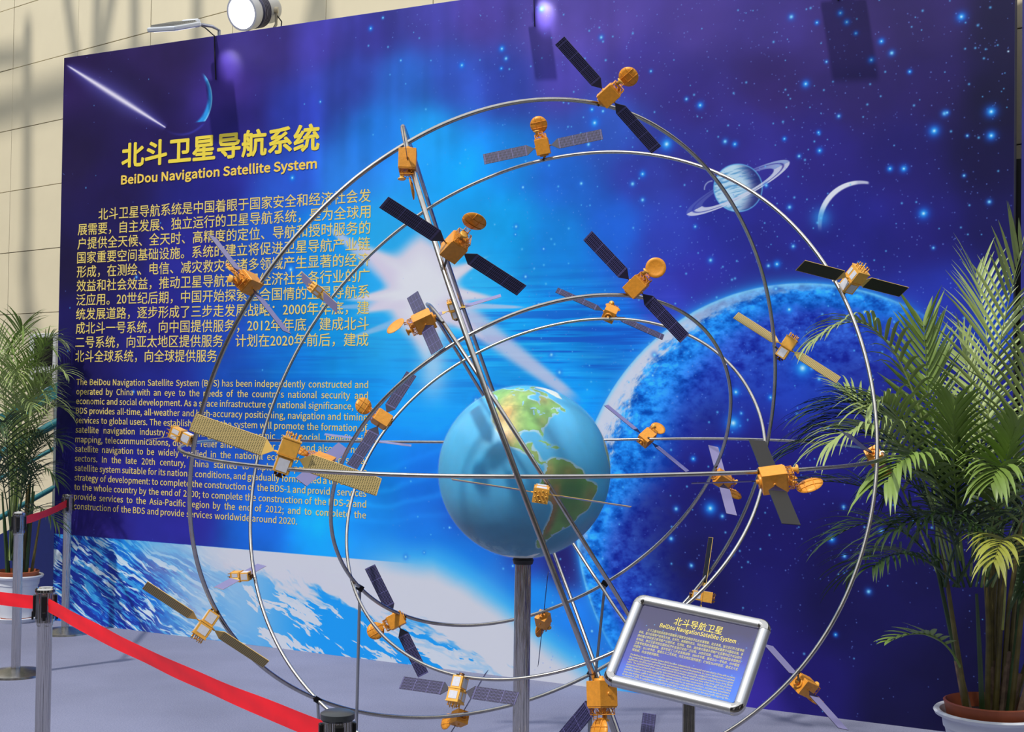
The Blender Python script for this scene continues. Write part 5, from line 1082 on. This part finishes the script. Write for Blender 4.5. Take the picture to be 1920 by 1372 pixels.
for (ty, mt, loc, R9, P9, h, sc, pl, lab) in SATS:
    root = empty('satellite_model')
    Rm = Matrix((R9[0:3], R9[3:6], R9[6:9]))
    root.matrix_world = Matrix.Translation(loc) @ Rm.to_quaternion().to_matrix().to_4x4() @ Matrix.Diagonal((sc, sc, sc, 1))
    tag(root, lab, 'satellite model', 'gold and orange satellite models on the orbit rings')
    front, back, yoke = {'navy': (NAVY, LILAC, NAVYP), 'dark': (BLACKPAN, LILAC, NAVYP), 'lilac': (LILAC, NAVY, NAVYP), 'tan': (TAN, BLACKPAN, TANP), 'black': (BLACKPAN, TAN, TANP)}[mt]  # dark: black front stands in for navy cells on their unlit side
    if ty == 'M' and mt == 'lilac': yoke = TANP
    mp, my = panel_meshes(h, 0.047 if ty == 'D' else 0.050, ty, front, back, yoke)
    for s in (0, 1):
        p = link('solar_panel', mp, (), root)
        # second wing: turned about the body axis so the same face stays up
        Rx_ = Matrix((P9[0:3], P9[3:6], P9[6:9])).to_quaternion().to_matrix().to_4x4()
        p.matrix_local = Rx_ if s == 0 else Rx_ @ Matrix.Rotation(PI, 4, 'Z')
        link('yoke', my, (), p)
    if ty == 'D':
        link('body', ME['bd'], (), root); link('truss', ME['tr'], (), root); link('feed_horn', ME['ho'], (), root); link('mount_collar', ME['co'], (), root)
        d = link('dish', ME['di'], (), root)
        yax = Vector((Rm[0][1], Rm[1][1], Rm[2][1])); tocam = (CAMP - Vector(loc)).normalized()
        ribs_seen = not ('plain' in lab or 'brown oval' in lab or 'far right end' in lab or 'just right of the globe' in lab)
        facing = yax.dot(tocam)
        # the dish bowl opens along local z of the dish; ribs are on its back
        sgn = -1 if (facing > 0) == ribs_seen else 1
        d.matrix_local = Matrix.Translation((0, -0.022, 0.092)) @ Matrix.Rotation(-PI / 2 * sgn + 0.22 * sgn, 4, 'X')
        link('dish_rib', ME['ri'], (), d)
        stub0 = Vector((0, 0, -0.032))
    else:
        link('body', ME['bb'], (), root); link('insulation_sheet', ME['pl'], (), root); link('antenna_cluster', ME['an'], (), root); link('thruster', ME['th'], (), root)
        stub0 = Vector((0, 0, -0.045))
    q = Vector(pl)
    if (q - stub0).length > 0.004:
        if q.z > -0.030:            # ring passes beside the body: bolt runs sideways
            m_ = max(abs(q.x), abs(q.y), 1e-4); stub0 = Vector((q.x, q.y, 0)) / m_ * 0.020 + Vector((0, 0, max(-0.03, min(0.03, q.z))))
        bm = BM(); tube(bm, [stub0, q], 0.0035, 8); tube(bm, [q - Vector((0, 0, 0.004)), q + Vector((0, 0, 0.004))], 0.0095, 10)
        obj('mount_bolt', bm, mat('mount_steel', (120, 116, 112), 0.35, 0.9), root)

# ================================================================== barrier posts and belts
def stanchion(x, y, label, blackcap=False):
    root = empty('barrier_post', (x, y, 0)); tag(root, label, 'barrier post')
    bm = BM(); lathe(bm, [(0.0, 0.040), (0.035, 0.040), (0.06, 0.034), (0.14, 0.022), (0.172, 0.012), (0.175, 0.0), (0.0, 0.0)], 48); obj('base', bm, STEEL, root, smooth=True)
    bm = BM(); lathe(bm, [(0.0265, 0.03), (0.0265, 0.80), (0.029, 0.805), (0.029, 0.815)], 32); obj('pole', bm, POLISHED, root, smooth=True)
    bm = BM(); lathe(bm, [(0.0, 0.930), (0.028, 0.932), (0.0345, 0.929), (0.0355, 0.920), (0.0335, 0.918), (0.0335, 0.815), (0.0265, 0.812)], 32); obj('cassette', bm, POLISHED, root, smooth=True)
    bm = BM()
    if blackcap: lathe(bm, [(0.0, 0.937), (0.030, 0.937), (0.0385, 0.932), (0.0385, 0.920), (0.034, 0.916)], 32)
    else: lathe(bm, [(0.027, 0.9325), (0.0305, 0.936), (0.036, 0.930), (0.0365, 0.922)], 32)
    obj('cap', bm, mat('dark_slate_cap', (52, 56, 62), 0.35) if blackcap else CHROME, root, smooth=True)
    for k in range(4):
        a = k * PI / 2 + 0.25
        bm = BM(); M_ = Matrix.Rotation(a, 3, 'Z')
        box(bm, M_ @ Vector((0.0365, 0, 0.872)), (0.010, 0.020, 0.078), M_, bev=0.003); box(bm, M_ @ Vector((0.042, 0, 0.838)), (0.007, 0.012, 0.03), M_, bev=0.002)
        obj('belt_slot', bm, BLACKP, root)
    return root
SP = {'back': (-3.10, 4.20), 'left': (-2.92, 2.80), 'near': (-1.706, -0.25), 'front': (-0.408, -2.108), 'off': (-2.9, 0.55), 'off2': (-4.6, 2.2)}
stanchion(*SP['back'], 'chrome barrier post at the left edge of the backdrop, furthest away')
stanchion(*SP['left'], 'chrome barrier post cut by the left edge of the photo')
stanchion(*SP['near'], 'chrome barrier post at lower left where the bright red belt starts')
stanchion(*SP['front'], 'barrier post with dark cap of which only the head shows at the bottom edge', True)
stanchion(*SP['off'], 'chrome barrier post outside the left edge that holds the near red belt')
RED = mat('red_belt', (236, 22, 40), 0.6, vary=0.05, scale=14)
def belt(a, b, za, zb, sag, label, wd=0.047):
    bm = BM(); A = Vector((*a, za)); B = Vector((*b, zb)); d = (B - A); d.z = 0; d.normalize(); A = A + d * 0.04; B = B - d * 0.04
    nrm = Vector((-d.y, d.x, 0)); rows = []
    n = 40
    for i in range(n + 1):
        t = i / n; p = A.lerp(B, t); p.z -= sag * 4 * t * (1 - t)
        tw = 0.16 * math.sin(t * PI * 2.3 + 0.6) * math.sin(t * PI)
        up = (Vector((0, 0, 1)) * math.cos(tw) + nrm * math.sin(tw))
        w = wd * (1 - 0.05 * math.sin(t * 19) * math.sin(t * PI))
        rows.append([p + up * w * (j / 4 - 0.5) + nrm * 0.0012 * math.sin(j * 1.7 + t * 31) for j in range(5)])
    for off in (0.0006, -0.0006):
        vs_ = [[bm.verts.new(q + nrm * off) for q in r] for r in rows]
        for i in range(n):
            for j in range(4):
                f = bm.faces.new((vs_[i][j], vs_[i + 1][j], vs_[i + 1][j + 1], vs_[i][j + 1])); f.smooth = True
    o = obj('barrier_belt', bm, RED); tag(o, label, 'barrier belt', 'red belts between the barrier posts'); return o
belt(SP['near'], SP['front'], 0.878, 0.878, 0.018, 'bright red belt crossing the foreground down to the bottom edge')
belt(SP['off'], SP['near'], 0.878, 0.878, 0.010, 'short stretch of red belt running off the left edge in front')
belt(SP['left'], SP['back'], 0.878, 0.878, 0.012, 'dark red belt between the two far barrier posts at the left')

# ================================================================== palms
LEAFG = [mat('lit_green_leaf', (146, 164, 98), 0.42, vary=0.22, scale=6, spec=0.5), mat('mid_green_leaf', (116, 142, 66), 0.42, vary=0.25, scale=6, spec=0.5), mat('deep_green_shade_leaf', (48, 72, 36), 0.45, vary=0.25, scale=6), mat('yellowing_leaf', (142, 146, 60), 0.5, vary=0.3, scale=9)]  # light and shade put into leaf colour: lower fronds dark, upper ones pale
CANE = mat('ochre_green_cane', (96, 86, 42), 0.5, vary=0.35, scale=18); DRY = mat('dry_sheath', (126, 104, 86), 0.8, vary=0.4, scale=30)
def frond(parent, b, c, t, leaf, droop, kind, org, wid=0.017, count=30):
    bm = BM(); b, c, t = Vector(b) - org, Vector(c) - org, Vector(t) - org
    pts = [(1 - u) ** 2 * b + 2 * u * (1 - u) * c + u * u * t for u in [i / 24 for i in range(25)]]
    tube(bm, pts, 0.004, 5, radii=[0.0055 * (1 - i / 24 * 0.75) for i in range(25)])
    L = sum((pts[i + 1] - pts[i]).length for i in range(24))
    n = int(max(11, min(22, L / 0.044)))
    for i in range(n):
        u = 0.30 + 0.70 * (i / (n - 1)) ** 0.95
        p = (1 - u) ** 2 * b + 2 * u * (1 - u) * c + u * u * t
        T = (2 * (1 - u) * (c - b) + 2 * u * (t - c)).normalized()
        S = T.cross(Vector((0, 0, 1)))
        if S.length < 0.25: S = T.cross(Vector((0, 1, 0.2)))
        S.normalize(); U = S.cross(T).normalized()
        for sd in (-1, 1):
            prof = 0.55 + 0.45 * math.sin(min(1, (u - 0.30) / 0.70 * 1.25 + 0.12) * PI * 0.8)
            ll = leaf * prof * random.uniform(0.82, 1.12) * (0.55 if u > 0.97 else 1)
            fw = 0.55 + 0.75 * u + random.uniform(-0.12, 0.12)
            d = (S * sd * (1.15 - 0.55 * u) + T * fw + U * random.uniform(0.15, 0.45)).normalized()
            q = p.copy(); W = wid * random.uniform(0.8, 1.15); prev = None; ns = 5
            side0 = d.cross(U).normalized()
            for k in range(ns + 1):
                s = k / ns; w = W * (0.35 + 2.2 * s * (1 - s) + 0.25 * (1 - s)) * (1 - s) ** 0.35 if k < ns else 0.0006
                sd_v = d.cross(Vector((0, 0, 1)));
                sd_v = (side0 * 0.6 + (sd_v.normalized() if sd_v.length > 0.1 else side0) * 0.4 * (1 if sd_v.dot(side0) > 0 else -1)).normalized()
                nn = sd_v.cross(d).normalized()
                row = [bm.verts.new(q - sd_v * w * 0.5 + nn * w * 0.18), bm.verts.new(q), bm.verts.new(q + sd_v * w * 0.5 + nn * w * 0.18)]
                if prev:
                    for j in (0, 1): f = bm.faces.new((prev[j], prev[j + 1], row[j + 1], row[j])); f.smooth = True
                prev = row
                q = q + d * (ll / ns)
                d = (d + Vector((0, 0, -1)) * droop * (0.16 + 0.42 * s)).normalized()
    me_m = LEAFG[kind]
    return obj('frond', bm, me_m, parent)
def pot(x, y, r, hh, name, label, cat, m, lip=0.02, saucer=False):
    root = empty(name, (x, y, 0)); tag(root, label, cat)
    bm = BM(); lathe(bm, [(0.0, 0.03), (r * .66, 0.03), (r * .68, 0.035), (r * .86, hh - 0.075), (r * .90, hh - 0.07), (r * .93, hh - 0.03), (r * 1.06, hh - 0.02), (r * 1.09, hh - 0.008), (r * 1.06, hh), (r * .97, hh - 0.004), (r * .92, hh - 0.03), (r * .84, hh - 0.10), (r * .70, 0.06), (0, 0.06)], 56)
    obj('pot_wall', bm, m, root, smooth=True)
    bm = BM(); R_ = r * (1.0 if saucer else 0.74)
    lathe(bm, [(0, 0.0), (R_ * .9, 0.0), (R_, 0.03), (R_ * .96, 0.034), (R_ * .88, 0.012), (0, 0.012)], 48)
    obj('saucer' if saucer else 'foot_ring', bm, m, root, smooth=True)
    return root
WPOT = mat('white_plastic_pot', (222, 226, 236), 0.35); TERRA = mat('terracotta_plastic', (158, 82, 52), 0.5, vary=0.08)
def inner(x, y, r, z, label):
    root = empty('inner_pot', (x, y, 0)); tag(root, label, 'pot')
    bm = BM(); lathe(bm, [(0, z - 0.33), (r * .72, z - 0.33), (r * .88, z - 0.05), (r * .93, z - 0.045), (r * .98, z), (r * 1.0, z + 0.008), (r * .95, z + 0.012), (r * .90, z - 0.01), (r * .86, z - 0.06)], 48); obj('pot_wall', bm, TERRA, root, smooth=True)
    bm = BM(); lathe(bm, [(0, z - 0.03), (r * .5, z - 0.035), (r * .875, z - 0.045)], 32); obj('soil', bm, mat('dark_potting_soil', (40, 32, 26), 0.95, vary=0.4, scale=60, bump=0.6, bscale=90), root, smooth=True)
PX, PY = 1.90, 0.45
o = pot(PX, PY, 0.205, 0.40, 'flower_pot', 'large white plastic pot with a wide lip at the lower right corner', 'pot', WPOT)
bm = BM()
for k in range(7):
    a = math.radians(193 + (k % 3) * 3 - 2); z = 0.30 - k * 0.022
    lathe(bm, [(0, 0.0015), (0.007, 0.001), (0.008, 0)], 8, Matrix.Translation((0.205 * .865 * math.cos(a) , 0.205 * .865 * math.sin(a), z)) @ Matrix.Rotation(a, 4, 'Z') @ Matrix.Rotation(PI / 2, 4, 'Y'))
obj('flower_print', bm, mat('gold_print_on_pot', (190, 160, 60), 0.5), o, label='small gold sprig print')
inner(PX, PY, 0.185, 0.425, 'terracotta inner pot sitting in the large white pot at the lower right')
root = empty('areca_palm', (PX, PY, 0.40)); tag(root, 'tall bushy areca palm at the right in front of the backdrop', 'palm'); org = Vector((PX, PY, 0.40))
random.seed(11)
for i in range(20):
    a = random.uniform(0, 2 * PI); rr = random.uniform(0.02, 0.14); base = Vector((math.cos(a) * rr, math.sin(a) * rr * .8, -0.02))
    top = base + Vector((math.cos(a) * rr * random.uniform(0.8, 1.9), math.sin(a) * rr, random.uniform(0.5, 0.95)))
    mid = base.lerp(top, 0.5) + Vector((random.uniform(-.02, .02), 0, 0))
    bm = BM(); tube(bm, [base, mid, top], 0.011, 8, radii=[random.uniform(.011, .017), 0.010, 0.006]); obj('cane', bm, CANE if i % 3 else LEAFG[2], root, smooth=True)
    if i % 2 == 0:
        bm = BM(); tube(bm, [base, base.lerp(top, 0.12), base.lerp(top, 0.30)], 0.016, 8, radii=[.019, .017, .0125]); obj('dry_sheath', bm, DRY, root, smooth=True)
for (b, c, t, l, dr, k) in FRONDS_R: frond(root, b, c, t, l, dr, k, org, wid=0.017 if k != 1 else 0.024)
for i in range(7):
    a = random.uniform(-0.6, 2 * PI - 2.2); base = Vector((PX + math.cos(a) * .08, PY + math.sin(a) * .08, 1.1)); rr = random.uniform(.35, .75)
    t = base + Vector((math.cos(a) * rr, abs(math.sin(a)) * rr * .7, random.uniform(-.15, .5))); c = base.lerp(t, .5) + Vector((0, 0, .45))
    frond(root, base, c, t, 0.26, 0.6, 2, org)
LX, LY = -3.60, 4.66
pot(LX, LY, 0.165, 0.33, 'flower_pot', 'white pot with saucer under the left palm', 'pot', WPOT, saucer=True)
inner(LX, LY, 0.150, 0.345, 'terracotta inner pot in the white pot under the left palm')
root = empty('areca_palm', (LX, LY, 0.33)); tag(root, 'bushy areca palm at the left edge beside the backdrop', 'palm'); org = Vector((LX, LY, 0.33))
for i in range(12):
    a = random.uniform(0, 2 * PI); rr = random.uniform(0.02, 0.10); base = Vector((math.cos(a) * rr, math.sin(a) * rr, -0.02)); top = base * 1.7 + Vector((0, 0, random.uniform(0.4, 0.8)))
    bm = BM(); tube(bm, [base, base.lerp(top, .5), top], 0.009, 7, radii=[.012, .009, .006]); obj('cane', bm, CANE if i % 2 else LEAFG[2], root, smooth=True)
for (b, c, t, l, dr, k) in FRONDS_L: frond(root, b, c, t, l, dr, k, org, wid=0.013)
for i in range(6):
    a = random.uniform(PI * .5, PI * 1.6); base = Vector((LX, LY, 0.9)); rr = random.uniform(.3, .6)
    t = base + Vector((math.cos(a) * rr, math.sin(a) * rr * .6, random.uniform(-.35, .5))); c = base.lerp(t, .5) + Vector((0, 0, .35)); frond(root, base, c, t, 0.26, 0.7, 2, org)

# ================================================================== tilted information sign
SS = 0.88
sc_ = Vector((0.46961, -1.24314, 0.91980)); sc_ = CAMP + (sc_ - CAMP) * SS
a1, a2, a3 = -0.601605, 0.862854, 0.173911
RS_ = Matrix.Rotation(a1, 3, 'Z') @ Matrix.Rotation(a2, 3, 'X') @ Matrix.Rotation(a3, 3, 'Y')
SWd, SHt = 0.42 * SS, 0.306 * SS
root = empty('information_sign'); root.matrix_world = Matrix.Translation(sc_) @ RS_.to_4x4(); tag(root, 'tilted silver snap-frame sign with blue space print and yellow text at the lower right', 'sign')
ALU = mat('satin_aluminium', (196, 198, 204), 0.38, 0.9); fr = 0.0152
for (a, b) in (((-SWd / 2 + fr, SHt / 2 - fr), (SWd / 2 - fr, SHt / 2 - fr)), ((-SWd / 2 + fr, -SHt / 2 + fr), (SWd / 2 - fr, -SHt / 2 + fr)), ((-SWd / 2 + fr, -SHt / 2 + fr), (-SWd / 2 + fr, SHt / 2 - fr)), ((SWd / 2 - fr, -SHt / 2 + fr), (SWd / 2 - fr, SHt / 2 - fr))):
    A = Vector((a[0], a[1], 0)); B = Vector((b[0], b[1], 0)); d = (B - A).normalized()
    bm = BM(); tube(bm, [A + d * 0.014, B - d * 0.014], fr, 20); obj('frame_profile', bm, ALU, root, smooth=True)
for sx in (-1, 1):
    for sy in (-1, 1):
        c = Vector((sx * (SWd / 2 - fr), sy * (SHt / 2 - fr), 0)); bm = BM()
        pts = []
        for k in range(9):
            th = k / 8 * PI / 2; ce = c - Vector((sx * 0.015, sy * 0.015, 0))
            pts.append(ce + Vector((sx * 0.015 * math.sin(th), sy * 0.015 * math.cos(th), 0)))
        tube(bm, pts, fr * 1.06, 20); obj('corner_cap', bm, CHROME, root, smooth=True)
def sign_print():
    h, w = 420, 600
    y = np.linspace(0, 1, h)[:, None]; x = np.linspace(0, 1, w)[None, :]
    c0 = np.array([28, 110, 225.]); c1 = np.array([48, 62, 170.]); c2 = np.array([46, 46, 92.])
    t = np.clip(y + (x - .5) * -0.15 + (noise(h, w, 3, 4, 3) - .5) * .4, 0, 1)[..., None]
    img = np.where(t < .35, c0 + (c1 - c0) * (t / .35), c1 + (c2 - c1) * np.clip((t - .35) / .5, 0, 1)).astype(np.float32)
    for i in range(150):
        px, py = rng.random() * w, rng.random() ** 1.5 * h * .8; r = 0.8 + rng.random() * 2.0
        yy, xx = np.mgrid[0:h, 0:w][0][int(py) - 8:int(py) + 8, int(px) - 8:int(px) + 8], np.mgrid[0:h, 0:w][1][int(py) - 8:int(py) + 8, int(px) - 8:int(px) + 8]
        if yy.size == 0: continue
        g = np.exp(-((xx - px) ** 2 + (yy - py) ** 2) / (r * r))[..., None]
        sl = img[int(py) - 8:int(py) + 8, int(px) - 8:int(px) + 8]; sl += (np.array([90, 190, 250]) - sl) * g * .8
    return np.clip(img, 0, 255) / 255
iw, ih = SWd - 4 * fr + 0.004, SHt - 4 * fr + 0.004
sp_m = image_mat('sign_space_print', make_image('sign_print', sign_print()), 0.35, 0.25)
o = link('printed_sheet', flat_panel('printed_sheet', iw + 0.01, ih + 0.01, 0.004, sp_m, EDGE), (), root, (-(iw + .01) / 2, -(ih + .01) / 2, 0.002), (-PI / 2, 0, 0))
o.rotation_euler = (-PI / 2, 0, 0)
# sheet local: x right, z up, front is -y  -> turn so that front faces +z of the sign
o.matrix_local = Matrix.Translation((-(iw + .01) / 2, -(ih + .01) / 2, 0.003)) @ Matrix.Rotation(-PI / 2, 4, 'X')
sheet = o; W_ = iw + .01; H_ = ih + .01
lo, hi = ctr(sT); em = 0.105 * H_ / (hi - lo)
o = text_join('sign_title', [(sT, W_ * .315, W_ * .715, H_ * .855 - (lo + hi) / 2 * em, em, 1), (sE, W_ * .215, W_ * .845, H_ * .735, H_ * .058 / max(0.1, ctr(sE)[1]), 1)], YELT, sheet); o.location.y = -0.0006
its = []
for i, ti in enumerate(sC):
    em = H_ * .039; z = H_ * (.655 - .0475 * i); its.append((ti, W_ * (.13 if i == 0 else .07), W_ * (.93 if i < 6 else .30), z, em, 1))
for i, ti in enumerate(sW):
    em = H_ * .0235 / max(0.1, ctr(ti)[1]); z = H_ * (.292 - .0325 * i); its.append((ti, W_ * .07, W_ * (.93 if i < 9 else .80), z + .02 * H_, em, 1))
o = text_join('sign_small_text', its, mat('pale_yellow_small_print', (206, 198, 130), 0.5), sheet); o.location.y = -0.0006
root2 = root
# the sheet's local +y points to the back; stand below
bm = BM(); foot = Vector((sc_.x + 0.015, sc_.y + 0.075, 0)); topp = Vector((foot.x, foot.y, sc_.z - 0.02))
inv = root.matrix_world.inverted()
for dx in (-0.010, 0, 0.010):
    tube(bm, [inv @ (topp + Vector((dx, 0, 0))), inv @ (foot + Vector((dx, 0, 0.01)))], 0.0065, 10)
obj('stand_pole', bm, STEEL, root, smooth=True)
bm = BM(); box(bm, (0, 0, -0.02), (0.10, 0.06, 0.02)); obj('back_plate', bm, STEEL, root)
bm = BM(); lathe(bm, [(0, 0.018), (0.03, 0.018), (0.15, 0.008), (0.155, 0), (0, 0)], 40, inv @ Matrix.Translation(foot)); obj('stand_base', bm, STEEL, root, smooth=True)
